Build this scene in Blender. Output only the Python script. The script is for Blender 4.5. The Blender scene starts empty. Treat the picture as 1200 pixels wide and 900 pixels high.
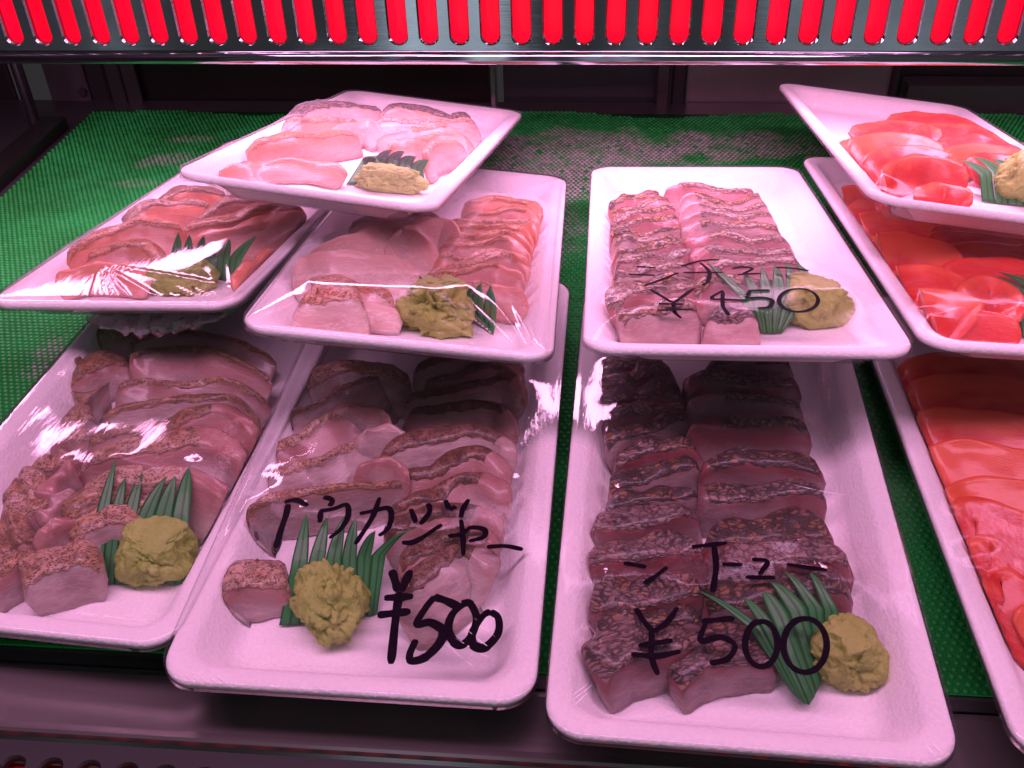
import bpy, math, random
import numpy as np
from mathutils import Matrix, Vector, noise
random.seed(4); noise.seed_set(11)
SC = bpy.context.scene
COL = SC.collection
YAW = .105
H = .302411983; PITCH = math.radians(37.211465); F = 1167.12; ROLL = .035

# ------------------------------------------------------------------ helpers
def ray(px, py):
    """photo pixel -> world direction of the view ray (camera at (0,0,H))"""
    a, b = px-600, py-450
    c, s = math.cos(ROLL), math.sin(ROLL)
    dx, dy = a*c-b*s, a*s+b*c
    X, u = dx/F, -dy/F
    cp, sp = math.cos(PITCH), math.sin(PITCH)
    Y, Z = cp+sp*u, -sp+cp*u
    cy, sy = math.cos(YAW), math.sin(YAW)
    return Vector((cy*X-sy*Y, sy*X+cy*Y, Z))
CAM = Vector((0, 0, H))
def at_z(px, py, z):
    d = ray(px, py); return CAM+d*((z-H)/d.z)
def at_y(px, py, y):
    d = ray(px, py); return CAM+d*(y/d.y)

def mesh_obj(name, verts, faces, mat, parent=None, smooth=True, uv=None, attr=None):
    me = bpy.data.meshes.new(name)
    me.from_pydata([tuple(v) for v in verts], [], faces)
    if uv is not None:
        l = me.uv_layers.new(name='UVMap')
        idx = np.empty(len(me.loops), int); me.loops.foreach_get('vertex_index', idx)
        l.data.foreach_set('uv', np.asarray(uv, float)[idx].ravel())
    if attr:
        for k, v in attr.items():
            a = me.attributes.new(k, 'FLOAT', 'POINT'); a.data.foreach_set('value', np.asarray(v, float))
    if smooth:
        me.polygons.foreach_set('use_smooth', [True]*len(me.polygons))
    me.materials.append(mat); me.update()
    o = bpy.data.objects.new(name, me); COL.objects.link(o)
    if parent: o.parent = parent
    return o
def tag(o, label, cat, group=None):
    o['label'] = label; o['category'] = cat
    if group: o['group'] = group
    return o
def structure(o):
    o['kind'] = 'structure'; return o
def empty(name, loc, label, cat, group=None):
    o = bpy.data.objects.new(name, None); o.empty_display_size = .02; COL.objects.link(o); o.location = loc
    return tag(o, label, cat, group)

class MB:
    def __init__(s): s.v = []; s.f = []
    def box(s, x0, x1, y0, y1, z0, z1, b=0):
        if b <= 0:
            n = len(s.v)
            s.v += [(x, y, z) for z in (z0, z1) for y in (y0, y1) for x in (x0, x1)]
            s.f += [tuple(n+i for i in q) for q in ((0,2,3,1),(4,5,7,6),(0,1,5,4),(2,6,7,3),(0,4,6,2),(1,3,7,5))]
        else:
            s.prism_z([(x0+b,y0),(x1-b,y0),(x1,y0+b),(x1,y1-b),(x1-b,y1),(x0+b,y1),(x0,y1-b),(x0,y0+b)], z0, z1)
    def prism_z(s, pts, z0, z1):
        n = len(s.v); k = len(pts)
        s.v += [(x, y, z0) for x, y in pts]+[(x, y, z1) for x, y in pts]
        s.f += [tuple(n+i for i in range(k))[::-1], tuple(n+k+i for i in range(k))]
        s.f += [(n+i, n+(i+1) % k, n+k+(i+1) % k, n+k+i) for i in range(k)]
    def prism_x(s, prof, x0, x1):
        n = len(s.v); k = len(prof)
        s.v += [(x0, y, z) for y, z in prof]+[(x1, y, z) for y, z in prof]
        s.f += [tuple(n+i for i in range(k)), tuple(n+k+i for i in range(k))[::-1]]
        s.f += [(n+i, n+k+i, n+k+(i+1) % k, n+(i+1) % k) for i in range(k)]
    def cyl(s, p, q, r, n=16):
        p, q = Vector(p), Vector(q); a = (q-p).normalized(); t = a.orthogonal().normalized(); b = a.cross(t)
        m = len(s.v)
        for e in (p, q):
            for i in range(n):
                th = 2*math.pi*i/n; s.v.append(tuple(e+t*(r*math.cos(th))+b*(r*math.sin(th))))
        s.f += [(m+i, m+(i+1) % n, m+n+(i+1) % n, m+n+i) for i in range(n)]
        s.f += [tuple(m+i for i in range(n))[::-1], tuple(m+n+i for i in range(n))]
    def build(s, name, mat, parent=None, smooth=False):
        return mesh_obj(name, s.v, s.f, mat, parent, smooth)

# ------------------------------------------------------------------ materials
class NT:
    def __init__(s, name):
        s.m = bpy.data.materials.new(name); s.m.use_nodes = True; s.t = s.m.node_tree; s.t.nodes.clear()
        s.out = s.n('ShaderNodeOutputMaterial')
    def n(s, typ, **kw):
        x = s.t.nodes.new(typ)
        for k, v in kw.items():
            if k in x.inputs and not hasattr(x, k): x.inputs[k].default_value = v
            else: setattr(x, k, v)
        return x
    def l(s, a, b): s.t.links.new(a, b)
    def setin(s, node, k, v):
        if isinstance(v, bpy.types.NodeSocket): s.l(v, node.inputs[k])
        else: node.inputs[k].default_value = v
    def math(s, op, a, b=0.0, clamp=False):
        x = s.n('ShaderNodeMath', operation=op, use_clamp=clamp); s.setin(x, 0, a); s.setin(x, 1, b); return x.outputs[0]
    def mix(s, fac, a, b):
        x = s.n('ShaderNodeMix', data_type='RGBA'); s.setin(x, 0, fac)
        for k, v in ((6, a), (7, b)):
            s.setin(x, k, v if isinstance(v, bpy.types.NodeSocket) else (*v, 1))
        return x.outputs[2]
    def ramp(s, fac, stops):
        x = s.n('ShaderNodeValToRGB'); e = x.color_ramp.elements
        while len(e) > 1: e.remove(e[-1])
        for i, (p, c) in enumerate(stops):
            q = e[0] if i == 0 else e.new(p)
            q.position = p; q.color = (*c, 1) if len(c) == 3 else c
        s.l(fac, x.inputs[0]); return x.outputs[0]
    def smooth(s, v, lo, hi):
        x = s.n('ShaderNodeMapRange', interpolation_type='SMOOTHSTEP'); s.setin(x, 0, v)
        x.inputs[1].default_value = lo; x.inputs[2].default_value = hi; return x.outputs[0]
    def noise(s, vec, scale, detail=3, rough=.55):
        x = s.n('ShaderNodeTexNoise'); x.inputs['Scale'].default_value = scale
        x.inputs['Detail'].default_value = detail; x.inputs['Roughness'].default_value = rough
        s.l(vec, x.inputs['Vector']); return x.outputs['Fac']
    def voro(s, vec, scale, feature='F1', rnd=1.0):
        x = s.n('ShaderNodeTexVoronoi', feature=feature); x.inputs['Scale'].default_value = scale
        x.inputs['Randomness'].default_value = rnd
        s.l(vec, x.inputs['Vector']); return x
    def scale(s, vec, sx, sy, sz=1):
        x = s.n('ShaderNodeVectorMath', operation='MULTIPLY'); s.l(vec, x.inputs[0]); x.inputs[1].default_value = (sx, sy, sz); return x.outputs[0]
    def uvr(s):
        """UV in centimetres, shifted by a random amount per object"""
        uv = s.n('ShaderNodeUVMap', uv_map='UVMap').outputs[0]; r = s.n('ShaderNodeObjectInfo').outputs['Random']
        c = s.n('ShaderNodeCombineXYZ'); s.l(s.math('MULTIPLY', r, 53.), c.inputs[0]); s.l(s.math('MULTIPLY', r, 37.), c.inputs[1])
        a = s.n('ShaderNodeVectorMath', operation='ADD'); s.l(uv, a.inputs[0]); s.l(c.outputs[0], a.inputs[1]); return a.outputs[0]
    def obj(s): return s.n('ShaderNodeTexCoord').outputs['Object']
    def attr(s, k): return s.n('ShaderNodeAttribute', attribute_name=k).outputs['Fac']
    def bump(s, h, dist, strength=1.0):
        b = s.n('ShaderNodeBump'); b.inputs['Distance'].default_value = dist; b.inputs['Strength'].default_value = strength
        s.l(h, b.inputs['Height']); return b.outputs[0]
    def bsdf(s, color, rough=.5, **kw):
        p = s.n('ShaderNodeBsdfPrincipled')
        s.setin(p, 'Base Color', color if isinstance(color, bpy.types.NodeSocket) else (*color, 1)); s.setin(p, 'Roughness', rough)
        for k, v in kw.items():
            s.setin(p, k.replace('_', ' '), v)
        s.l(p.outputs[0], s.out.inputs[0]); return p
M = {}
def rnd_of(t): return t.n('ShaderNodeObjectInfo').outputs['Random']

def m_foam():
    t = NT('white_foam'); o = t.obj()
    v = t.voro(o, 700).outputs['Distance']; n = t.noise(o, 60, 4)
    col = t.mix(n, (.86, .82, .84), (.93, .90, .92))
    col = t.mix(t.math('MULTIPLY', t.smooth(v, .35, .9), .12), col, (.6, .58, .6))
    p = t.bsdf(col, .62, Normal=t.bump(v, .0003, .7), Specular_IOR_Level=.22)
    return t.m
def m_film(grazing_veil=.03, wr=1.0, name='clear_film', rough=.075, gloss=1.25):
    t = NT(name); o = t.obj()
    a = t.noise(t.scale(o, 1, .45, 1), 26, 2); b = t.noise(t.scale(o, 3, .7, 1), 120, 2)
    # fine straight scratches of stretched film
    h = t.math('ADD', a, t.math('MULTIPLY', b, .06))
    nrm = t.bump(h, .0035*wr, .5)
    fr = t.n('ShaderNodeFresnel', IOR=1.45); t.l(nrm, fr.inputs['Normal'])
    k = t.math('MINIMUM', t.math('MULTIPLY', fr.outputs[0], gloss), .36*gloss)
    tr = t.n('ShaderNodeBsdfTransparent'); tr.inputs[0].default_value = (.97, .965, .97, 1)
    gl = t.n('ShaderNodeBsdfGlossy'); gl.inputs['Roughness'].default_value = rough; t.l(nrm, gl.inputs['Normal'])
    df = t.n('ShaderNodeBsdfDiffuse'); df.inputs[0].default_value = (.85, .82, .85, 1)
    lw = t.n('ShaderNodeLayerWeight', Blend=.35)
    hz = t.math('ADD', t.math('MULTIPLY', t.math('POWER', lw.outputs['Facing'], 2.5), grazing_veil*6), grazing_veil*.5, True)  # pale diffuse veil mixed in for the film's grazing reflections
    m1 = t.n('ShaderNodeMixShader'); t.l(hz, m1.inputs[0]); t.l(tr.outputs[0], m1.inputs[1]); t.l(df.outputs[0], m1.inputs[2])
    m2 = t.n('ShaderNodeMixShader'); t.l(k, m2.inputs[0]); t.l(m1.outputs[0], m2.inputs[1]); t.l(gl.outputs[0], m2.inputs[2])
    t.l(m2.outputs[0], t.out.inputs[0]); return t.m
def m_gather():
    t = NT('bunched_film'); o = t.obj()
    nrm = t.bump(t.noise(t.scale(o, 1, .4, .4), 110, 3), .003, .5)
    fr = t.n('ShaderNodeFresnel', IOR=1.5); t.l(nrm, fr.inputs['Normal'])
    k = t.math('MULTIPLY', fr.outputs[0], 2.2, True)
    tr = t.n('ShaderNodeBsdfTransparent'); gl = t.n('ShaderNodeBsdfGlossy'); gl.inputs['Roughness'].default_value = .12; t.l(nrm, gl.inputs['Normal'])
    df = t.n('ShaderNodeBsdfDiffuse'); df.inputs[0].default_value = (.8, .76, .8, 1)
    m1 = t.n('ShaderNodeMixShader'); m1.inputs[0].default_value = .26; t.l(tr.outputs[0], m1.inputs[1]); t.l(df.outputs[0], m1.inputs[2])
    m2 = t.n('ShaderNodeMixShader'); t.l(k, m2.inputs[0]); t.l(m1.outputs[0], m2.inputs[1]); t.l(gl.outputs[0], m2.inputs[2])
    t.l(m2.outputs[0], t.out.inputs[0]); return t.m
def m_flesh(name, c1, c2, cred, redlo=.55, redamt=.6, sss=.35, rough=.26, lines=.38):
    t = NT(name); uv = t.uvr(); r = rnd_of(t); h = t.attr('hgt')
    n1 = t.noise(t.scale(uv, .5, 1.2), 1.2, 3); st = t.noise(t.scale(uv, .55, 5), 2.6, 4, .7); vn = t.noise(t.scale(uv, .45, 1.6), 1.5, 3, .6)
    col = t.mix(t.smooth(n1, .3, .7), c1, c2)
    col = t.mix(t.math('MULTIPLY', t.smooth(st, .55, .72), lines), col, tuple(min(1, x*1.35+.06) for x in c2))
    vein = t.math('SUBTRACT', 1.0, t.smooth(t.math('ABSOLUTE', t.math('SUBTRACT', vn, .5)), .004, .03))
    col = t.mix(t.math('MULTIPLY', vein, lines*.55), col, tuple(min(1, x*1.3+.10) for x in c2))
    nr = t.math('ADD', h, t.math('MULTIPLY', t.math('SUBTRACT', n1, .5), .9))
    nr = t.math('ADD', nr, t.math('MULTIPLY', t.math('SUBTRACT', r, .5), .7))
    col = t.mix(t.math('MULTIPLY', t.smooth(nr, redlo, redlo+.45), redamt), col, cred)
    p = t.bsdf(col, rough, Normal=t.bump(t.math('ADD', st, t.math('MULTIPLY', t.noise(uv, 9, 3), .4)), .0006, .5), Coat_Weight=.35, Coat_Roughness=.12)
    p.inputs['Subsurface Weight'].default_value = sss; p.inputs['Subsurface Radius'].default_value = (.006, .0022, .0016)
    p.inputs['Subsurface Scale'].default_value = 1.0
    return t.m
def m_scales(name, cell, cpale, corange, cdark, char_lo):
    """scaly, torched skin: overlapping scales with dark edges, charred and toasted in patches"""
    t = NT(name); uv = t.uvr(); r = rnd_of(t)
    w = t.n('ShaderNodeTexNoise'); w.inputs['Scale'].default_value = 3.2; w.inputs['Detail'].default_value = 4; t.l(uv, w.inputs['Vector'])
    wm = t.n('ShaderNodeVectorMath', operation='SCALE'); t.l(w.outputs['Color'], wm.inputs[0]); wm.inputs['Scale'].default_value = .38
    ad = t.n('ShaderNodeVectorMath', operation='ADD'); t.l(uv, ad.inputs[0]); t.l(wm.outputs[0], ad.inputs[1])
    sv = t.scale(ad.outputs[0], .75, 1.3)
    e = t.voro(sv, cell, 'DISTANCE_TO_EDGE', .8).outputs['Distance']; f = t.voro(sv, cell, 'F1', .8)
    sep = t.n('ShaderNodeSeparateXYZ'); dv = t.n('ShaderNodeVectorMath', operation='SUBTRACT')
    t.l(t.scale(sv, cell, cell), dv.inputs[0]); t.l(t.scale(f.outputs['Position'], cell, cell), dv.inputs[1]); t.l(dv.outputs[0], sep.inputs[0])
    grad = t.smooth(t.math('ADD', sep.outputs[1], t.math('MULTIPLY', sep.outputs[0], .5)), -.55, .55)
    big = t.noise(t.scale(uv, .8, 1.6), .9, 3); fine = t.noise(uv, 11, 5, .65); mid = t.noise(uv, 3.1, 4)
    col = t.mix(t.smooth(t.math('ADD', big, t.math('MULTIPLY', t.math('SUBTRACT', r, .5), .35)), .45, .66), cpale, corange)
    col = t.mix(t.math('MULTIPLY', t.math('SUBTRACT', 1.0, grad), .45), col, tuple(x*.3 for x in cpale))  # relief shading painted in: one side of each scale darker
    col = t.mix(t.math('MULTIPLY', t.smooth(fine, .35, .75), .4), col, tuple(x*.4 for x in cpale))
    net = t.math('SUBTRACT', 1.0, t.smooth(t.math('SUBTRACT', e, t.math('MULTIPLY', fine, .10)), -.04, .17))
    col = t.mix(t.math('MULTIPLY', net, t.smooth(mid, .22, .55)), col, cdark)
    ch = t.smooth(t.math('ADD', t.math('ADD', t.noise(t.scale(uv, 1, 1.4), 1.7, 5, .6), t.math('MULTIPLY', t.math('SUBTRACT', r, .5), .22)), t.math('MULTIPLY', net, .10)), char_lo, char_lo+.12)
    col = t.mix(t.math('MULTIPLY', ch, .88), col, (.022, .012, .012))
    hgt = t.math('ADD', t.math('MULTIPLY', t.smooth(e, 0, .3), grad), t.math('MULTIPLY', fine, .5))
    t.bsdf(col, .4, Normal=t.bump(hgt, .0007, .8), Coat_Weight=.35, Coat_Roughness=.18)
    return t.m
def m_dots(name, cpale, corange, cdot, dens):
    """fine brown-speckled skin"""
    t = NT(name); uv = t.uvr(); r = rnd_of(t)
    v = t.voro(t.scale(uv, 1, 1.2), 8.5, 'F1', 1.0); v2 = t.voro(t.scale(uv, 1, 1.1), 15, 'DISTANCE_TO_EDGE', 1.0).outputs['Distance']
    big = t.noise(uv, 1.1, 3); mid = t.noise(uv, 4.5, 3)
    b2 = t.math('ADD', big, t.math('MULTIPLY', t.math('SUBTRACT', r, .5), .3))
    col = t.mix(t.smooth(b2, .4, .65), cpale, corange)
    d = t.math('SUBTRACT', 1.0, t.smooth(t.math('SUBTRACT', v.outputs['Distance'], t.math('MULTIPLY', mid, .55)), .02, .16))
    net = t.math('SUBTRACT', 1.0, t.smooth(v2, .02, .10))
    d = t.math('MAXIMUM', t.math('MULTIPLY', d, .8), t.math('MULTIPLY', net, t.smooth(mid, .35, .6)))
    dk = t.smooth(t.math('ADD', t.noise(uv, 1.6, 4), t.math('MULTIPLY', t.math('SUBTRACT', r, .5), .3)), .42, .72)
    col = t.mix(t.math('MULTIPLY', dk, dens), col, (.07, .035, .02))
    col = t.mix(d, col, cdot)
    t.bsdf(col, .4, Normal=t.bump(t.math('SUBTRACT', mid, d), .0005, .7), Coat_Weight=.25, Coat_Roughness=.2)
    return t.m
def m_wasabi():
    t = NT('wasabi_paste'); o = t.obj(); n = t.noise(o, 90, 5, .65); g = t.noise(o, 900, 3, .7); r = rnd_of(t)
    col = t.mix(t.smooth(n, .3, .7), (.26, .37, .052), (.39, .49, .115))
    col = t.mix(t.math('MULTIPLY', t.smooth(g, .5, .75), .4), col, (.26, .31, .052))
    col = t.mix(t.math('MULTIPLY', r, .3), col, (.50, .45, .13))
    p = t.bsdf(col, .55, Normal=t.bump(t.math('ADD', n, t.math('MULTIPLY', g, .35)), .0016, .8))
    p.inputs['Subsurface Weight'].default_value = .12; p.inputs['Subsurface Radius'].default_value = (.002, .002, .0008); p.inputs['Subsurface Scale'].default_value = 1
    return t.m
def m_leaf(name='grass_divider_film', c=(.035, .32, .075)):
    t = NT(name); uv = t.n('ShaderNodeUVMap', uv_map='UVMap').outputs[0]
    w = t.n('ShaderNodeTexWave', bands_direction='X'); w.inputs['Scale'].default_value = 1.0; w.inputs['Distortion'].default_value = .4; t.l(uv, w.inputs['Vector'])
    k = t.smooth(w.outputs['Fac'], .0, .25); n = t.noise(t.scale(uv, 3, .4), 2, 3)
    col = t.mix(k, tuple(x*.35 for x in c), c); col = t.mix(t.math('MULTIPLY', n, .5), col, tuple(x*.6+.015 for x in c))
    p = t.bsdf(col, .42, Normal=t.bump(k, .0004, .5)); p.inputs['Coat Weight'].default_value = .12
    tl = t.n('ShaderNodeBsdfTranslucent'); t.l(col, tl.inputs[0]); mx = t.n('ShaderNodeMixShader'); mx.inputs[0].default_value = .3
    t.l(p.outputs[0], mx.inputs[1]); t.l(tl.outputs[0], mx.inputs[2]); t.l(mx.outputs[0], t.out.inputs[0]); return t.m
def m_mat():
    t = NT('green_plastic_mat'); o = t.obj(); fr = t.attr('pale_patch'); n = t.noise(o, 14, 4); g = t.noise(o, 700, 2)
    col = t.mix(t.smooth(n, .3, .7), (.003, .155, .018), (.009, .27, .044))
    col = t.mix(t.math('MULTIPLY', fr, t.smooth(g, .2, .5)), col, (.27, .235, .25))
    t.bsdf(col, .48, Specular_IOR_Level=.28); return t.m
def m_steel(name, c, rough, sx=1, streak=.5, metal=1.0):
    t = NT(name); o = t.obj(); n = t.noise(t.scale(o, 3 if sx else 120, 30, 120 if sx else 3), 4, 4); d = t.noise(o, 9, 5)
    col = t.mix(t.math('MULTIPLY', t.smooth(d, .35, .7), streak), c, tuple(x*.45 for x in c))
    rg = t.math('ADD', rough, t.math('MULTIPLY', t.smooth(d, .4, .7), .15))
    t.bsdf(col, rg, Metallic=metal, Normal=t.bump(n, .0004, .25)); return t.m
def m_plain(name, c, rough=.5, **kw):
    t = NT(name); n = t.noise(t.obj(), 40, 4); col = t.mix(n, tuple(x*.8 for x in c), tuple(x*1.1 for x in c)); t.bsdf(col, rough, **kw); return t.m
def m_ink():
    t = NT('black_marker_ink'); n = t.noise(t.obj(), 500, 3); col = t.mix(n, (.002, .001, .003), (.010, .005, .013))
    t.bsdf(col, .6, Specular_IOR_Level=.04); return t.m
def m_glow(name, c, e, strength):
    t = NT(name); n = t.noise(t.obj(), 25, 3); col = t.mix(t.smooth(n, .3, .7), tuple(x*.62 for x in e), e)
    p = t.bsdf(c, .4); t.setin(p, 'Emission Color', col); p.inputs['Emission Strength'].default_value = strength; return t.m

M['foam'] = m_foam(); M['film'] = m_film(.016); M['film_taut'] = m_film(.014, .5, 'taut_clear_film'); M['film_soft'] = m_film(.014, .8, 'soft_film', .14, .34); M['film_veiled'] = m_film(.032, 1.1, 'veiled_film', .14, .34); M['gather'] = m_gather()
M['white_flesh'] = m_flesh('pale_pink_flesh', (.34, .235, .22), (.50, .40, .375), (.36, .10, .085), .58, .6, .45)
M['bream_flesh'] = m_flesh('greyish_pink_flesh', (.205, .13, .125), (.31, .22, .215), (.20, .022, .03), .56, .8, .25)
M['bright_flesh'] = m_flesh('bright_pink_flesh', (.44, .26, .25), (.56, .39, .37), (.42, .09, .10), .6, .7)
M['orange_flesh'] = m_flesh('orange_pink_flesh', (.62, .29, .25), (.72, .40, .35), (.66, .19, .075), .5, .7)
M['pearly_flesh'] = m_flesh('pearly_pink_flesh', (.66, .42, .38), (.78, .58, .53), (.60, .26, .18), .66, .5, .45, .24, .7)
M['salmon'] = m_flesh('salmon_flesh', (.62, .022, .015), (.69, .038, .022), (.82, .14, .05), .62, .85, .3, .24, .22)
M['scales'] = m_scales('torched_scaly_skin', 3.5, (.30, .185, .165), (.38, .16, .06), (.030, .013, .011), .50)
M['small_scales'] = m_scales('toasted_fine_scaly_skin', 4.0, (.50, .31, .22), (.62, .28, .07), (.07, .026, .015), .62)
M['dots'] = m_dots('speckled_skin', (.56, .36, .26), (.52, .28, .14), (.085, .035, .02), .55)
M['dark_dots'] = m_dots('dark_speckled_skin', (.24, .13, .09), (.26, .11, .06), (.05, .02, .013), .75)
M['orange_dots'] = m_dots('orange_speckled_skin', (.72, .38, .24), (.72, .28, .10), (.16, .04, .02), .25)
def m_glint():  # pale diffuse colour painting the glints along film creases
    t = NT('pale_painted_glint'); n = t.noise(t.obj(), 300, 2); df = t.n('ShaderNodeBsdfDiffuse'); df.inputs[0].default_value = (.9, .88, .9, 1)
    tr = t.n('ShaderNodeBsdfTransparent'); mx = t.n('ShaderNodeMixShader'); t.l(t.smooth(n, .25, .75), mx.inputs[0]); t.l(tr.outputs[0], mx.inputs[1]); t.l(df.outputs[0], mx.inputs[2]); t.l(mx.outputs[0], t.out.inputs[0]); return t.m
M['crease'] = m_glint(); M['wasabi'] = m_wasabi(); M['leaf'] = m_leaf(); M['mat'] = m_mat(); M['ink'] = m_ink()  # 'crease' holds the painted glint colour
M['steel'] = m_steel('brushed_steel', (.50, .52, .55), .06); M['steel_dark'] = m_steel('dull_dark_steel', (.016, .017, .015), .34, 0, .5, .5)
M['steel_mid'] = m_steel('grey_steel', (.115, .11, .115), .3, 0, .6, .8); M['steel_light'] = m_steel('scratched_light_steel', (.30, .28, .29), .32, 0, .5, .8); M['chrome'] = m_steel('bright_steel', (.8, .8, .82), .12, 0, .2)
M['sill'] = m_steel('worn_sill_steel', (.24, .21, .21), .20, 1, .6, .7)
M['black'] = m_plain('black_rubber', (.012, .012, .013), .5); M['plate'] = m_plain('grey_painted_plate', (.05, .045, .05), .5)
M['red'] = m_glow('lit_red_sheet', (.6, .01, .02), (1.0, .0, .025), 1.15)
M['red_dim'] = m_plain('dark_red_sheet', (.55, .004, .012), .5)
M['dark_glass'] = m_steel('dark_glass', (.03, .04, .042), .08, 0, .3, .0)

# ------------------------------------------------------------------ trays
W1, L1, W2, L2, HR = .13, .267168, .128621, .277382, .02
FIT = dict(G=(.0702,.1761,.02,-.1295,0,0), E=(-.0611,.2027,.02,-.1119,0,0), D=(-.1874,.2345,.02,-.1671,0,0),
  F=(.0919,.3106,.0758,-.1019,.1825,-.0082), C=(-.0473,.3268,.0743,-.0865,.1868,.0992), A=(-.0969,.4266,.0942,-.1812,.2261,.0893),
  B=(-.1875,.3896,.0575,-.2073,.1265,-.079), I=(.228,.3112,.0678,-.0951,.1604,.047), H=(.2262,.3881,.0881,-.0997,.1802,.1272))
def cw(x, y):
    c, s = math.cos(YAW), math.sin(YAW); return c*x-s*y, s*x+c*y
# front salmon tray from the two corners of its left edge
p0 = at_z(1200, 895, HR); p1 = at_z(1030, 440, HR); dv = (p1-p0).normalized(); jy = math.atan2(-dv.x, dv.y)
TR = {}
for k, (x, y, z, yaw, t, r) in FIT.items():
    X, Y = cw(x, y); TR[k] = (X, Y, z, yaw+YAW, t, r)
TR['J'] = (p0.x+W1/2*math.cos(jy), p0.y+W1/2*math.sin(jy), HR, jy, 0, 0)
class Tray: pass
T = {}
for k, (x, y, z, yaw, t, r) in TR.items():
    o = Tray(); big = k in 'FCABIH'; o.w, o.l = (W2, L2) if big else (W1, L1); o.k = k
    o.M = (Matrix.Translation((x, y, z)) @ Matrix.Rotation(yaw, 4, 'Z') @ Matrix.Rotation(-t, 4, 'X') @ Matrix.Rotation(r, 4, 'Y')
           @ Matrix.Translation((0, .003 if big else .0015, (.0015 if big else .0005)-HR)))
    o.Mi = o.M.inverted(); o.pts = []; T[k] = o
def loc(tr, px, py, z):
    """photo pixel -> point of the tray's own frame at height z above its base"""
    a = tr.Mi @ CAM; d = tr.Mi.to_3x3() @ ray(px, py); q = a+d*((z-a.z)/d.z); return q

def rrect(w, l, ins, r, n=10):
    """points of a rounded rectangle, x centred, y from ins to l-ins"""
    x0, x1, y0, y1 = -w/2+ins, w/2-ins, ins, l-ins; r = max(r, .0005); P = []
    for cx, cy, a0 in ((x1-r, y0+r, -90), (x1-r, y1-r, 0), (x0+r, y1-r, 90), (x0+r, y0+r, 180)):
        for i in range(n):
            a = math.radians(a0+90*i/(n-1)); P.append((cx+r*math.cos(a), cy+r*math.sin(a)))
    return P
LIFT = .0060        # the stacked packs use a shallower tray
def squash(z, lift): return lift+z*(.0163-lift)/.0163 if z < .0163 else z
def tray_mesh(w, l, lift=0.0):
    R = .013
    prof = [(.030, .0006, .012), (.021, .0, .012), (.0185, .0008, .011), (.009, .0148, .012), (.0056, .0160, .012), (.0012, .0163, R), (.0002, .0169, R), (0, .0184, R), (.0004, .0195, R), (.0013, .02, R),
            (.0030, .0199, R-.001), (.0070, .0188, R-.002), (.0090, .0176, R-.003), (.0150, .0075, R-.004), (.0170, .0048, R-.004), (.0200, .0036, R-.004), (.0235, .0034, .008), (.034, .0038, .008), (.045, .0038, .006)]
    V = []; Fc = []; n = 40
    for ins, z, r in prof:
        z = squash(z, lift)
        V += [(x, y, z) for x, y in rrect(w, l, ins, r)]
    for j in range(len(prof)-1):
        for i in range(n):
            a, b = j*n+i, j*n+(i+1) % n; Fc.append((a, b, b+n, a+n))
    Fc.append(tuple(range(n))[::-1]); m = (len(prof)-1)*n; Fc.append(tuple(m+i for i in range(n)))
    me = bpy.data.meshes.new('foam_tray'); me.from_pydata(V, [], Fc); me.polygons.foreach_set('use_smooth', [True]*len(me.polygons)); me.materials.append(M['foam']); me.update(); return me
TM = {True: tray_mesh(W2, L2, LIFT), False: tray_mesh(W1, L1)}
TL = dict(
 A='white foam tray of pink slices stacked on two lower trays at left back',
 B='wrapped white foam tray at far left edge, pleated shiny film, under the topmost left tray',
 C='wrapped white foam tray with orange-edged slices, beside the ¥450 tray at its left',
 D='unpriced front white foam tray of speckled slices beside the green mat at left',
 E='front white foam tray with ウカジャー ¥500 handwritten on its film',
 F='white foam tray with シチュー ¥450 handwritten on its film',
 G='front white foam tray with シチュー ¥500 handwritten on its film',
 H='white foam tray of salmon on top of the salmon stack at right',
 I='white foam tray of salmon between the top and bottom salmon trays',
 J='white foam tray of salmon at the bottom of the right stack')
for k, tr in T.items():
    o = bpy.data.objects.new('foam_tray', TM[k in 'FCABIH']); COL.objects.link(o); o.matrix_world = tr.M
    tag(o, TL[k], 'food tray', 'wrapped foam trays of sliced fish'); tr.o = o

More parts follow.
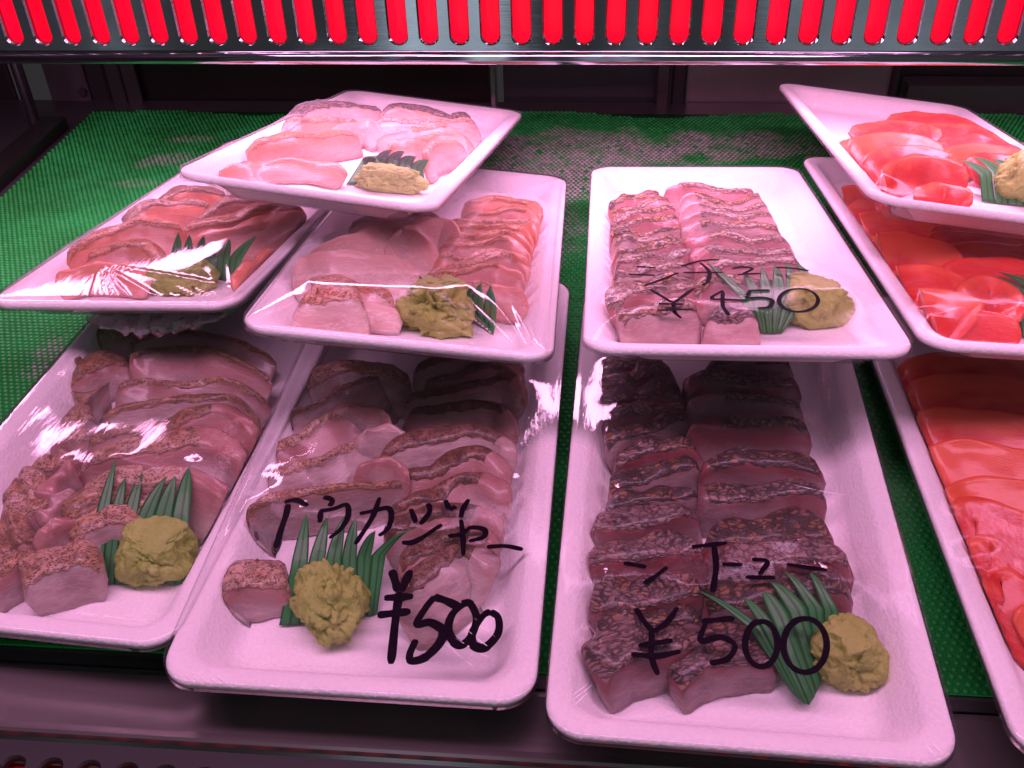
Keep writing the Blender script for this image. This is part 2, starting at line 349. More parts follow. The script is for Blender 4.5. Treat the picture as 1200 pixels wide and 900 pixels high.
# ------------------------------------------------------------------ fish slices
def spline(P, n):
    P = np.array(P, float)
    if len(P) == 2: P = np.array([P[0], P[0]*.5+P[1]*.5, P[1]])
    E = np.vstack([2*P[0]-P[1], P, 2*P[-1]-P[-2]]); out = []
    m = len(P)-1
    for i in range(n):
        s = i/(n-1)*m; j = min(int(s), m-1); u = s-j; a, b, c, d = E[j], E[j+1], E[j+2], E[j+3]
        out.append(.5*((2*b)+(-a+c)*u+(2*a-5*b+4*c-d)*u*u+(-a+3*b-3*c+d)*u**3))
    return np.array(out)
SEED = [0]
ZADD = dict(A=5, B=6, C=6, F=5, H=3, I=3)
def make_slice(tr, pts, sd, ff, zt, flesh, skin, name='fish_slice', p=4.0, rise=0.0, su=(0, 1), smin=.35, wob=1.3, zb=.0042, base=None, redend=0.0):
    if tr.k in 'FCABIH': zb = squash(zb, LIFT)+.0003
    SEED[0] += 1; rs = np.random.RandomState(SEED[0])
    sd *= .001; ff *= .001; zt = (zt+ZADD.get(tr.k, 1))*.001; rise *= .001
    L = [loc(tr, x, y, zt) for x, y in pts]
    N = 26; C = spline([(q.x, q.y) for q in L], N)
    d = np.gradient(C, axis=0); d /= np.linalg.norm(d, axis=1)[:, None]+1e-9
    nb = np.stack([-d[:, 1], d[:, 0]], 1)
    flip = nb[:, 1].mean() < 0
    if flip: nb = -nb
    ph = rs.uniform(0, 6.28, 8)
    if base:
        q = loc(tr, base[0], base[1], zb); dist = np.hypot(C[:, 0]-q.x, C[:, 1]-q.y); ib = int(np.argmin(dist)); ff = max(.004, float(-(np.array([q.x, q.y])-C[ib]) @ nb[ib]))
    V = []; UV = []; HG = []; ring = None
    arc = np.concatenate([[0], np.cumsum(np.linalg.norm(np.diff(C, axis=0), axis=1))])
    nf, ns = 7, 7
    for i in range(N):
        u = i/(N-1); s = max(smin, (1-abs(2*u-1)**p)**(1/p) if 0 < u < 1 else smin)
        sz = .45+.55*s
        w1 = 1+.13*wob*math.sin(5*u+ph[0])+.08*wob*math.sin(11*u+ph[1]); w2 = wob*(.0007*math.sin(7*u+ph[2])+.0004*math.sin(17*u+ph[3]))
        S = sd*s*w1; Ff = ff*(.6+.4*s); Z = zb+(zt-zb+w2)*sz; R = rise*s
        prof = []
        for j in range(nf):           # cut face, bottom to top
            v = j/(nf-1); bul = .0005*math.sin(math.pi*v)+.0003*wob*math.sin(6*v+9*u+ph[4])
            y = -Ff*(1-v)-bul*.8; z = zb+(Z-zb)*v+bul*.5
            if j == nf-1: z -= .0003
            prof.append((y, z, v))
        for j in range(1, ns):        # skin side, front to back
            v = j/(ns-1); bul = .0009*math.sin(math.pi*v)*min(1, sd/.006)+.00025*wob*math.sin(5*v+13*u+ph[5])
            prof.append((S*v, Z+R*v+bul-.0006*(v > .99), 1))
        prof.append((S-Ff*.35, zb+(Z+R-zb)*.6, .6)); prof.append((S-Ff*.85, zb+(Z+R-zb)*.12, .1))
        k = len(prof); acc = 0
        endpush = 0
        for j, (y, z, h) in enumerate(prof):
            x = C[i]+nb[i]*y; V.append((x[0], x[1], z)); HG.append(h+redend*max(0, (u-.72)/.28))
            if j: acc += math.hypot(y-prof[j-1][0], z-prof[j-1][1])
            UV.append((arc[i]*100, acc*100))
    V = np.array(V); k = nf+ns-1+2
    # push the two ends out a little so they close round
    Fc = []
    for i in range(N-1):
        for j in range(k):
            a, b = i*k+j, i*k+(j+1) % k; q = (a, b, b+k, a+k); Fc.append(q if not flip else q)
    V = V.tolist(); 
    for i, sgn in ((0, -1), (N-1, 1)):
        c = np.mean(np.array(V[i*k:(i+1)*k]), 0); c[:2] += d[i]*sgn*.0016; m = len(V); V.append(c.tolist()); UV.append(UV[i*k+3]); HG.append(.5)
        for j in range(k): Fc.append((i*k+j, i*k+(j+1) % k, m) if sgn > 0 else (i*k+(j+1) % k, i*k+j, m))
    V = np.array(V); c0 = V.mean(0); c0[2] = zb
    so = Vector(rs.uniform(0, 50, 3))
    for i in range(len(V)):
        q = Vector(V[i]); nv = noise.noise_vector(q*80+so)*.0008+noise.noise_vector(q*260+so)*.0004+noise.noise_vector(q*700+so)*.00022
        V[i] += np.array(nv)*wob; V[i][2] = max(V[i][2], zb-.0002)
        ins = np.interp(V[i][2], (.004, .0076, .0178, .024), (.0195, .0158, .0100, .0085))     # stay inside the tray's walls
        V[i][0] = min(max(V[i][0], -tr.w/2+ins), tr.w/2-ins); V[i][1] = min(max(V[i][1], ins), tr.l-ins)
    tr.pts.append(V)
    o = mesh_obj(name, V-c0, Fc, M[flesh], None, True, UV, {'hgt': HG})
    o.matrix_world = tr.M @ Matrix.Translation(c0)
    if skin:
        i0, i1 = int(round(su[0]*(N-1))), int(round(su[1]*(N-1))); SV = []; SU = []; SF = []; a = nf-2; cols = list(range(a, nf+ns-1)); kc = len(cols)
        for i in range(i0, i1+1):
            for jj, j in enumerate(cols):
                v = V[i*k+j].copy(); e = .0004
                if i in (i0, i1) or jj == kc-1: e = -.0002
                up = np.array([0, 0, e])
                if jj == 0:
                    b = V[i*k+nf-1]; fr = .22+.2*math.sin(i*2.3+ph[6])+.12*math.sin(i*5.1+ph[7]); v = b+(v-b)*max(.05, fr)*.8
                    up = np.array([-nb[i][0]*.0003, -nb[i][1]*.0003, -.0000]) if i not in (i0, i1) else np.array([0, 0, -.0002])
                SV.append(v+up-c0); SU.append(UV[i*k+j])
        for i in range(i1-i0):
            for j in range(kc-1):
                q = i*kc+j; SF.append((q, q+1, q+1+kc, q+kc))
        mesh_obj('skin', SV, SF, M[skin], o, True, SU)
    return o
ORD = ['first', 'second', 'third', 'fourth', 'fifth', 'sixth', 'seventh', 'eighth', 'ninth', 'tenth', 'eleventh', 'twelfth', 'thirteenth', 'fourteenth', 'fifteenth']
TN = dict(A='uppermost left tray', B='far-left pleated-film tray', C='orange-edged tray left of ¥450', D='unpriced front tray', E='ウカジャー ¥500 tray',
          F='¥450 tray', G='シチュー ¥500 tray', H='uppermost salmon tray', I='middle salmon tray', J='bottom salmon tray')
def K(x0, y0, s): return lambda x, y: (x0+x/s, y0+y/s)
def column(k, colname, look, rows, conv, **dflt):
    """rows from the back of the tray to its front"""
    n = len(rows); made = []
    for i, row in enumerate(rows):
        row = dict(row) if isinstance(row, dict) else dict(p_=row)
        kw = dict(dflt); kv = row.pop('K', conv); pts = [kv(*q) for q in row.pop('p_')]; lk = row.pop('look', look)
        if 'base' in row: row['base'] = kv(*row['base'])
        kw.update(row)
        o = make_slice(T[k], pts, **kw)
        tag(o, f'{lk}, {ORD[n-1-i]} from front, {colname}, {TN[k]}', 'salmon slice' if kw['flesh'] == 'salmon' else 'fish slice', {'A':'pink fish slices','B':'pink fish slices','C':'orange-edged pink slices','D':'speckled skin-on slices','E':'speckled skin-on slices','F':'seared bream slices','G':'seared bream slices'}.get(k, 'salmon slices'))
        made.append(o)
    return made
def R(p_, sd=None, **kw):
    if sd is not None: kw['sd'] = sd
    kw['p_'] = p_; return kw

# --- G: the シチュー ¥500 tray
k7 = K(690, 410, 3.75); k0 = K(640, 420, 1.875)
g = dict(flesh='bream_flesh', skin='scales', ff=5, zt=20, sd=8)
column('G', 'left column', 'torched scaly slice', [
 R([(60,110),(200,70),(330,20)],12), R([(50,160),(230,130),(380,70)],12), R([(45,225),(240,212),(430,190)],13), R([(65,300),(250,270),(430,245)],6), R([(80,408),(250,360),(440,290)],8),
 R([(125,487),(300,445),(490,405)],8,look='pale-skinned slice'), R([(95,605),(300,560),(500,490)],9), R([(65,680),(260,672),(495,612)],7,look='dark red-spotted slice'), R([(5,765),(280,770),(490,700)],10),
 R([(85,443),(240,436),(355,415)],11,K=k0), R([(95,540),(220,543),(355,500)],15,K=k0,zt=22), R([(110,600),(220,590),(345,570)],9,K=k0,zt=21),
 R([(133,700),(180,668),(250,650),(335,615)],19,K=k0,zt=21,base=(140,755),look='orange-ended scaly slice')], k7, **g)
column('G', 'right column', 'torched brown slice', [
 R([(520,50),(700,50),(900,40)],7,look='dark-skinned slice'), R([(430,165),(560,135),(760,150),(930,140)],9,look='dark-skinned slice',su=(.15,1)), R([(430,235),(560,220),(760,225),(950,245)],5,su=(.4,1),look='pale grey slice with dark edge'),
 R([(435,350),(560,330),(760,325),(980,340)],5,su=(.35,1),zt=22,look='silvery grey slice with dark corner'), R([(500,520),(640,500),(820,500),(1040,510)],9,su=(.1,1),look='pinkish slice with pale left end'),
 R([(485,665),(640,655),(820,640),(1050,620)],10,su=(.08,1),redend=.9,look='slice with wet grey cut face'), R([(520,830),(700,845),(900,830),(1090,790)],15,zt=22,redend=1.2,look='golden-brown seared slice'),
 R([(375,452),(500,455),(600,440),(680,440)],13,K=k0,zt=22,redend=1.2,look='golden-brown seared slice'), R([(355,545),(450,535),(560,515),(680,505)],15,K=k0,zt=21,redend=1.3),
 R([(298,718),(350,688),(430,672),(510,668)],22,K=k0,zt=15,base=(300,735),look='dark red-edged slice')], k7, **g)

# --- F: the ¥450 tray
kf = K(700, 200, 4.615)
f = dict(flesh='bright_flesh', skin='small_scales', ff=8, zt=20, sd=4, p=5)
column('F', 'left column', 'thin slice with dark-edged skin', [
 R([(70,185),(200,140),(350,110)],4), R([(72,235),(220,190),(400,140)],3.5), R([(72,278),(230,235),(430,175)],3.5), R([(72,315),(250,280),(450,225)],3.5), R([(72,352),(250,335),(470,300)],2.5,look='bare pink slice with thin edge'),
 R([(85,378),(260,380),(440,355)],4,look='toasted orange-skinned slice'), R([(90,430),(280,430),(510,350)],6,look='toasted orange-skinned slice'), R([(95,485),(300,480),(540,415)],7,look='toasted orange-skinned slice'), R([(90,560),(300,545),(545,500)],11), R([(95,645),(300,630),(545,570)],10),
 R([(105,720),(220,655),(400,640),(540,630)],9,look='grey scaly slice'), R([(150,800),(330,765),(560,740)],12,base=(330,885),zt=20,look='large pale-faced scaly slice')], kf, **f)
column('F', 'right column', 'pink slice with charred edge', [
 R([(360,95),(500,80),(700,110),(860,85)],3,su=(.2,1)), R([(450,150),(560,130),(720,180),(900,120)],3.5,su=(.25,1)), R([(450,215),(580,190),(750,215),(930,165)],3.5,su=(.25,1)), R([(460,262),(600,240),(800,255),(960,205)],5,su=(.25,1)), R([(470,320),(600,300),(800,300),(1000,280)],6,su=(.25,1),look='brown scaly slice'),
 R([(510,390),(640,360),(830,385),(1050,340)],8,su=(.22,1),look='brown scaly slice'), R([(545,465),(650,440),(850,455),(1080,415)],9,su=(.2,1),look='brown scaly slice'), R([(540,540),(700,520),(880,500),(1120,480)],10,su=(.15,1),look='pink slice with pale left end'),
 R([(540,640),(640,600),(800,610),(1010,600)],8,look='pink slice under the green divider'), R([(590,790),(680,805),(780,805),(880,795)],18,zt=17,base=(720,880),skin='scales',look='dark-skinned red-fleshed slice')], kf, **f)

# --- D: the unpriced front tray
k1 = K(0, 380, 5); k2 = K(0, 540, 4.615)
d = dict(flesh='white_flesh', skin='dots', ff=8, zt=20, sd=8)
column('D', 'left column', 'brown speckled slice', [
 R([(500,60),(620,60),(760,100)],10,zt=19), R([(400,320),(500,300),(620,240),(740,200)],16,zt=19), R([(335,560),(450,575),(560,540)],26,zt=19,ff=5,look='slice with large dark skin patch'), R([(270,700),(400,690),(530,655)],14,zt=20),
 R([(165,845),(300,840),(450,800)],13), R([(0,195),(100,180),(280,120)],14,K=k2), R([(-20,300),(130,275),(280,230)],14,K=k2), R([(-90,520),(60,480),(210,420)],22,K=k2,zt=19),
 R([(-180,740),(-60,640),(90,560),(190,470)],16,K=k2,base=(-60,720),zt=18,look='slice with long pale cut face'), R([(115,670),(250,610),(400,570),(520,560)],15,K=k2,base=(130,790),zt=20,look='slice with bare white cut face')], k1, **d)
column('D', 'right column', 'pale slice with thin speckled edge', [
 R([(760,90),(950,60),(1250,70),(1600,160)],2,ff=16), R([(740,190),(900,150),(1200,165),(1580,290)],3,ff=18,zt=21), R([(660,360),(850,325),(1050,370),(1300,340),(1560,430)],3,ff=18,zt=22), R([(560,530),(800,480),(1100,450),(1350,430),(1530,560)],3,ff=16,zt=23),
 R([(490,690),(720,640),(1000,590),(1280,510),(1480,650)],7,su=(0,.72),ff=12,zt=24), R([(440,800),(700,770),(950,740),(1200,680),(1420,790)],10,su=(0,.72),ff=10,zt=24,look='orange speckled slice'), R([(400,165),(600,140),(800,130),(1000,100),(1230,200)],11,ff=14,zt=24,K=k2,su=(0,.7)),
 R([(360,300),(480,235),(640,215),(800,230)],14,ff=8,zt=22,K=k2), R([(380,420),(480,370),(620,340),(780,350)],14,ff=8,zt=20,K=k2)], k1, **d)
d2 = dict(d, skin=None)
column('D', 'middle gap', 'small bare white slice end', [
 R([(262,190),(330,80),(420,50)],7,ff=4,zt=23), R([(238,320),(320,235),(420,140)],6,ff=4,zt=23), R([(185,455),(290,380),(420,300)],6,ff=4,zt=23)], k2, **d2)

# --- E: the ウカジャー tray
k3 = K(250, 400, 5.4545); k4 = K(430, 400, 5.4545); k5 = K(240, 540, 5); k6 = K(440, 540, 5.4545)
e = dict(flesh='white_flesh', skin='dots', ff=14, zt=20, sd=3)
column('E', 'left column', 'broad translucent slice', [
 R([(560,300),(800,190),(1000,210),(1250,230)],11,zt=19,look='slice with dark speckled back'), R([(400,510),(620,410),(860,290),(1080,210)],2,ff=20), R([(330,720),(580,600),(830,470),(1060,390)],4,ff=20,zt=21),
 R([(310,830),(520,830),(720,740),(1000,600)],4,ff=18,zt=22), R([(180,340),(330,250),(560,200),(900,160),(1180,100)],4,ff=20,zt=23,K=k5,base=(420,440),look='broad leaf-shaped slice with rounded left end'), R([(80,790),(150,740),(280,745),(500,705)],14,base=(270,870),zt=18,K=k5,look='small slice with orange speckled skin')], k3, **e)
e2 = dict(e, sd=6, flesh='white_flesh', p=3.5, skin='dark_dots')
column('E', 'right column', 'pink slice with dark speckled band', [
 R([(300,150),(560,100),(820,70),(1000,120)],4.5,su=(0,.72)), R([(350,270),(600,225),(820,150),(1000,220)],4.5,su=(0,.75)), R([(240,350),(520,320),(860,240),(1010,330)],5,su=(0,.78)), R([(250,420),(500,455),(800,425),(960,540)],5,su=(0,.8)),
 R([(70,710),(380,650),(740,600),(930,720)],8,su=(0,.8),zt=22), R([(200,850),(450,830),(680,745),(880,850)],8,su=(0,.78),zt=22), R([(80,300),(350,230),(600,130),(850,230)],7,su=(0,.75),K=k6,zt=22,look='red-fleshed slice with dark band'),
 R([(60,470),(250,400),(560,330),(800,420)],8,su=(0,.75),K=k6,zt=21), R([(150,640),(380,575),(560,500),(760,560)],10,su=(0,.72),K=k6,zt=20), R([(140,860),(300,790),(560,610),(740,700)],9,su=(0,.75),K=k6,zt=19,ff=16)], k4, **e2)
column('E', 'middle gap', 'thin clear pink slice end', [
 R([(700,450),(900,420),(1050,440),(1150,520)],3,ff=9,zt=25,K=k3), R([(900,620),(1000,570),(1150,560),(1230,600)],3,ff=9,zt=25,K=k3), R([(860,60),(1000,0),(1130,10),(1190,90)],3,ff=12,zt=25,K=k5)], k3, **dict(e, skin=None, p=2.6))

# --- C
kc = K(480, 205, 6.667); k8 = K(320, 250, 4.286)
c = dict(flesh='orange_flesh', skin='orange_dots', ff=10, zt=20, sd=4, p=4)
column('C', 'right column', 'slice with orange speckled edge', [
 R([(420,215),(650,205),(900,205),(1010,300)],5,su=(0,.75),look='brownish slice'), R([(400,290),(650,290),(870,280),(1000,370)],4,su=(0,.75)), R([(310,350),(550,365),(860,355),(980,450)],4,su=(0,.78)), R([(320,400),(550,415),(830,400),(960,500)],4,su=(0,.75)), R([(300,450),(560,470),(760,445),(950,560)],4,su=(0,.7)), R([(230,510),(480,545),(740,515),(940,620)],4,su=(0,.72)),
 R([(200,620),(450,640),(700,600),(920,690)],4.5,su=(0,.72)), R([(130,720),(400,725),(740,635),(920,720)],5,su=(0,.75)), R([(110,800),(400,780),(670,715),(900,790)],5,su=(0,.7)), R([(350,900),(520,870),(700,870),(930,900)],4,su=(0,.6),zt=18,base=(650,1150))], kc, **c)
column('C', 'left column', 'broad smooth pink slice', [
 R([(380,30),(600,0),(760,10),(900,60)],3,ff=14,skin='dots',look='pale brown slice'), R([(560,110),(720,50),(850,30),(940,70)],3,ff=14,zt=23,look='thin pale slice end'), R([(130,190),(330,125),(560,80),(720,85),(835,160)],2,ff=18,zt=23), R([(45,260),(250,190),(480,205),(770,260)],2,ff=18,zt=22), R([(250,350),(420,370),(600,400)],6,ff=8,zt=17,skin='orange_dots',look='small speckled slice'),
 R([(112,425),(220,440),(330,430),(470,420)],22,ff=7,zt=20,rise=3,skin='orange_dots',look='slice with triangular speckled skin patch'), R([(110,500),(260,470),(420,465),(640,480)],5,zt=14,base=(300,572),look='low smooth orange slice')], k8, **dict(c, skin=None, p=3, flesh='pearly_flesh'))

# --- B and A
kb = K(60, 210, 3.75)
b = dict(flesh='orange_flesh', skin='orange_dots', ff=10, zt=21, sd=5, p=3.5)
column('B', 'left side', 'pink slice with brown edge', [
 R([(480,90),(600,50),(760,40)],8,ff=8,skin='dots'), R([(330,170),(480,110),(700,90)],8,ff=12,skin='dots'), R([(60,310),(250,225),(400,200),(570,185)],6,ff=14,zt=23,look='pink slice with orange-brown stripe'), R([(140,330),(270,305),(370,295),(480,350)],9,ff=10,zt=20,look='slice with speckled skin'), R([(10,420),(140,385),(300,385),(420,400)],5,zt=16,base=(240,515),skin=None,look='bare pink slice')], kb, **b)
column('B', 'right side', 'reddish slice with brown skin', [
 R([(640,170),(760,110),(900,90),(1050,90)],9,ff=8,skin='dots',look='grey-brown slice'), R([(560,200),(760,180),(920,135),(1100,100)],10,ff=10,zt=20), R([(620,250),(760,225),(950,190),(1150,130)],9,ff=12,zt=18,skin=None,look='smooth rosy slice'), R([(800,440),(860,400),(930,340),(985,280)],6,ff=7,zt=15,skin=None,look='smooth rosy slice')], kb, **b)
ka = K(250, 105, 3.53)
column('A', 'left side', 'thick pink slice with charred top', [
 R([(330,110),(480,70),(700,60)],10,ff=8,skin='scales',look='dark-skinned slice'), R([(300,150),(430,130),(600,110)],8,ff=8,skin='dots',look='dark-skinned slice'), R([(480,165),(560,140),(640,130),(700,160)],3,ff=8,zt=18,skin=None,look='bright pink slice end'), R([(150,225),(300,205),(450,185),(600,165)],7,ff=6,zt=19), R([(40,325),(220,300),(400,300),(545,330)],6,zt=13,base=(300,390),skin=None,look='flat pale slice')], ka, **dict(b, smin=.5))
column('A', 'right side', 'rosy slice with toasted end', [
 R([(700,70),(820,75),(980,110),(1080,100)],9,ff=6,skin='scales',look='dark-skinned slice'), R([(660,120),(820,130),(960,130),(1100,125)],5,ff=9,skin='dots'), R([(680,170),(820,165),(950,160),(1090,150)],4,ff=10,su=(.3,.7)), R([(730,212),(820,205),(930,185),(1070,180)],4,ff=10,su=(.4,.7)), R([(880,255),(900,245),(920,225),(1040,205)],4,ff=5,su=(.4,.7))], ka, **b)

# --- salmon trays
s = dict(flesh='salmon', skin=None, ff=26, zt=19, sd=6, p=6, smin=.5, wob=.6)
kh = K(980, 110, 5.4545)
column('H', 'right side', 'orange-red salmon slice', [
 R([(340,135),(560,120),(780,150),(1000,260)],3,ff=14), R([(480,235),(650,200),(880,215),(1120,320)],4,ff=14), R([(680,310),(850,272),(1010,295),(1250,400)],4,ff=14), R([(690,380),(880,328),(1100,350),(1350,440)],4,ff=14), R([(850,410),(1000,388),(1200,410),(1450,480)],4,ff=14)], kh, **s)
column('H', 'left side', 'broad red salmon slice', [
 R([(100,215),(300,180),(500,180),(680,230)],3,ff=14), R([(90,300),(250,260),(480,265),(700,320)],3,ff=14), R([(150,350),(350,300),(600,290),(850,360)],16,zt=12,ff=20,look='low broad salmon slice'), R([(180,400),(350,340),(560,345),(760,400)],3,ff=14), R([(280,520),(420,430),(600,405),(860,470)],4,ff=20,zt=23,base=(560,610),look='large glossy red salmon slice'), R([(520,620),(680,575),(880,640)],3,base=(700,690),zt=15,look='flat salmon slice')], kh, **s)
ki = K(970, 210, 4.735)
column('I', 'right column', 'orange-edged salmon slice', [
 R([(580,265),(750,245),(1000,270),(1300,330)],3), R([(555,305),(750,295),(980,320),(1300,390)],3), R([(600,390),(820,360),(1100,380),(1350,420)],4), R([(640,470),(850,450),(1100,470),(1350,500)],4,zt=22), R([(700,560),(850,520),(1100,530),(1350,560)],16,zt=13,ff=18,look='low broad salmon slice'), R([(730,640),(850,552),(1000,590),(1060,720)],4,ff=18,zt=23,look='rounded salmon slice beside the green divider')], ki, **s)
column('I', 'left column', 'red salmon slice', [
 R([(60,140),(250,125),(500,150),(620,240)],14,zt=13,ff=18,look='low broad salmon slice'), R([(40,70),(150,45),(330,70),(560,160)],3,ff=14), R([(130,205),(300,185),(520,210),(700,270)],3), R([(190,300),(420,305),(650,370),(760,470)],3,zt=22), R([(170,360),(400,365),(620,420),(800,520)],16,zt=13,ff=20,look='low broad salmon slice'), R([(300,490),(520,480),(720,540),(820,640)],3,ff=16), R([(330,600),(500,570),(700,600),(820,660)],16,zt=12,ff=16,look='low broad salmon slice'), R([(380,655),(560,622),(720,640),(860,700)],4,ff=16,zt=22), R([(520,790),(750,725),(1080,800)],4,zt=19,base=(760,855),look='broad light salmon slice')], ki, **s)
kj = K(1040, 400, 2.25)
column('J', 'left side', 'orange salmon slice', [
 R([(30,55),(150,40),(340,50),(670,90)],3), R([(55,110),(180,95),(380,110),(710,150)],3), R([(75,190),(180,182),(400,210),(730,250)],3), R([(105,285),(220,268),(400,300),(730,340)],3), R([(150,410),(220,370),(400,380),(730,420)],3,zt=18), R([(170,445),(230,425),(390,470),(720,510)],4,zt=20), R([(210,545),(280,528),(390,600),(720,640)],4,zt=20), R([(262,628),(310,615),(420,660),(750,700)],4,zt=20), R([(345,725),(400,700),(440,700),(770,740)],4,zt=18)], kj, **s)

# ------------------------------------------------------------------ wasabi
def ico(sub):
    import bmesh
    bm = bmesh.new(); bmesh.ops.create_icosphere(bm, subdivisions=sub, radius=1); bm.verts.ensure_lookup_table()
    V = [v.co.copy() for v in bm.verts]; Fc = [tuple(v.index for v in f.verts) for f in bm.faces]; bm.free(); return V, Fc
ICO = ico(6)
def wasabi(k, px, py, rx, ry, h, look, seed, flat=.0, crumble=1.0, lobes=(), z0=.004):
    tr = T[k]; z0 = squash(z0, LIFT)+.0002 if k in 'FCABIH' else z0; c = loc(tr, px, py, z0); V = []
    sv = Vector((seed*3.1, seed*1.7, seed*.9))
    for v in ICO[0]:
        n = v.normalized(); q = n.copy()
        q += noise.noise_vector(n*.9+sv)*.34
        q += noise.noise_vector(q*2.0+sv*2)*.12*crumble
        for (lx, ly, lz, amt) in lobes:
            l = Vector((lx, ly, lz)).normalized(); q += l*amt*max(0, n.dot(l)-.72)/.28
        crm = max(0, min(1, .5+1.6*noise.noise(n*1.5+sv*7)))*crumble      # crumbly in some places, smooth in others
        w = q+noise.noise_vector(q*3+sv)*.12
        d1 = noise.voronoi(w*3.1+sv)[0][0]; d2 = noise.voronoi(w*7+sv)[0][0]
        g = .05*noise.noise(q*3+sv)+(.06+.40*crm)*(.16-d1*d1)*1.0+(.04+.16*crm)*(.16-d2*d2)*1.2+.022*noise.noise(q*26+sv)+.012*noise.noise(q*55+sv)
        q *= 1+g
        x, y, z = q.x*rx, q.y*ry, (q.z*.62+.38)*h
        if z > h*(1-flat): z = h*(1-flat)+(z-h*(1-flat))*.25
        z = max(z, 0); V.append((x, y, z))
    o = mesh_obj('wasabi_lump', V, ICO[1], M['wasabi']); o.matrix_world = tr.M @ Matrix.Translation(c)
    tr.pts.append(np.array(V)+np.array(c)); tag(o, look, 'wasabi', 'lumps of wasabi')
wasabi('D', 189, 662, .0150, .0135, .024, 'large flat-topped lump of wasabi in the unpriced front tray', 1, .28, .75, [(-1,.3,.0,.22),(-.8,-.8,-.1,.22)])
wasabi('E', 394, 720, .0135, .0140, .020, 'rough lump of wasabi left of the big ¥500 in the front tray', 5, 0, 1.0, [(-.9,.7,.1,.25),(.25,-1,0,.25)])
wasabi('G', 990, 783, .0122, .0135, .020, 'rounded lump of wasabi at the right corner of the シチュー ¥500 tray', 3, .1, .7, [(-1,.2,.1,.35)])
wasabi('F', 951, 376, .0165, .014, .022, 'smooth lump of wasabi under the last digit of ¥450', 4, .15, .7)
wasabi('C', 512, 384, .0170, .0145, .026, 'big deeply cracked dark lump of wasabi in the tray left of the ¥450 one', 2, .12, 1.5)
wasabi('B', 218, 338, .0165, .0125, .020, 'lump of wasabi under pleated film in the far-left tray', 6, .3, 1.1, [(-.8,-.6,0,.2)])
wasabi('A', 454, 222, .0185, .0110, .014, 'wide bumpy lump of wasabi in the uppermost left tray', 8, .1, 1.0)
wasabi('H', 1194, 236, .0160, .0125, .030, 'lump of wasabi in the uppermost salmon tray', 9, .1, 1.0)

# ------------------------------------------------------------------ green grass dividers
def divider(k, base, mid, tips, zb, zm, zt, look):
    tr = T[k]; n = len(tips); V = []; UV = []; Fc = []; zb = max(zb, 9.2) if k in 'FCABIH' else zb
    def P(q, z): return np.array(loc(tr, q[0], q[1], z))
    B = [P(q, zb*.001) for q in spline(base, n+1)]; Md = [P(q, zm*.001) for q in spline(mid, n+1)]
    for i, tp in enumerate(tips):
        zt_ = tp[2] if len(tp) > 2 else zt
        t = P(tp, zt_*.001); b0, b1, m0, m1 = B[i], B[i+1], Md[i], Md[i+1]; ny = 14; nx = 5
        st = len(V)
        mc = (m0+m1)/2; bc = (b0+b1)/2
        for j in range(ny+1):
            v = j/ny
            if v < .5:
                a = b0+(m0-b0)*v*2; b = b1+(m1-b1)*v*2
            else:
                w = (v-.5)*2; bend = (mc-bc)*(.35*w*(1-w))
                f = 1-w**1.5
                cc = mc+(t-mc)*w+bend; a = cc+(m0-mc)*f; b = cc+(m1-mc)*f
            nn = np.cross(b-a, np.array([0, 0, 1.])+(t-bc)*0); ln = np.linalg.norm(nn); nn = nn/ln if ln > 1e-9 else nn*0
            for x in range(nx+1):
                q = x/nx; cr = nn*(.0005*(1-abs(2*q-1))*(1 if i % 2 else .6)); V.append(a+(b-a)*q+cr); UV.append(((i+q)*.62, v*2))
        for j in range(ny):
            for x in range(nx):
                q = st+j*(nx+1)+x; Fc.append((q, q+1, q+nx+2, q+nx+1))
    V = np.array(V); c0 = V.mean(0); c0[2] = zb*.001
    o = mesh_obj('grass_divider', V-c0, Fc, M['leaf'], None, True, UV); o.matrix_world = tr.M @ Matrix.Translation(c0)
    so = o.modifiers.new('thick', 'SOLIDIFY'); so.thickness = .0003; tr.pts.append(V); tag(o, look, 'grass divider', 'green plastic grass dividers')
divider('D', [(104,683),(150,684),(215,684)], [(110,612),(160,606),(222,600)], [(136,537,32),(147,559),(167,553),(196,558),(206,558),(222,546)], 5, 20, 28, 'upright dark green grass divider behind the large flat-topped wasabi')
divider('E', [(327,733),(400,728),(442,718)], [(340,668),(400,655),(452,650)], [(359,601),(384,604),(404,604),(417,606),(440,622),(484,620,28)], 5, 19, 27, 'green grass divider crossing under the ウカジャー lettering')
divider('G', [(925,808),(948,826),(964,790),(972,765)], [(880,738),(905,728),(945,712),(983,718)], [(817,692),(870,701),(894,694),(903,682),(918,668),(946,666)], 8, 21, 26, 'fanned green grass divider leaning across ¥500 in the シチュー tray')
divider('F', [(884,390),(905,391),(917,390)], [(868,350),(905,342),(955,338)], [(828,308,28),(872,320,28),(892,312,28),(908,309,28),(920,307,28),(932,308,28)], 5, 24, 27, 'glossy bent green grass divider in the ¥450 tray')
divider('C', [(490,366),(540,372),(578,393)], [(490,348),(535,352),(582,366)], [(492,322,30),(508,330,30),(530,330,30),(556,336,30),(563,332,30),(575,334,30)], 5, 20, 30, 'green grass divider behind the cracked wasabi')
divider('B', [(195,322),(240,324),(277,334)], [(200,300),(240,298),(284,303)], [(209,272,31),(222,275,31),(239,276,31),(253,284,31),(269,280,31),(302,275,33)], 5, 20, 31, 'green grass divider under pleated film in the far-left tray')
divider('A', [(406,216),(452,216),(500,222)], [(425,186),(462,184),(495,200)], [(440,186,25),(459,176,25),(474,178,25),(488,184,25),(503,187,25)], 5, 18, 22, 'small green grass divider behind the wide bumpy wasabi')
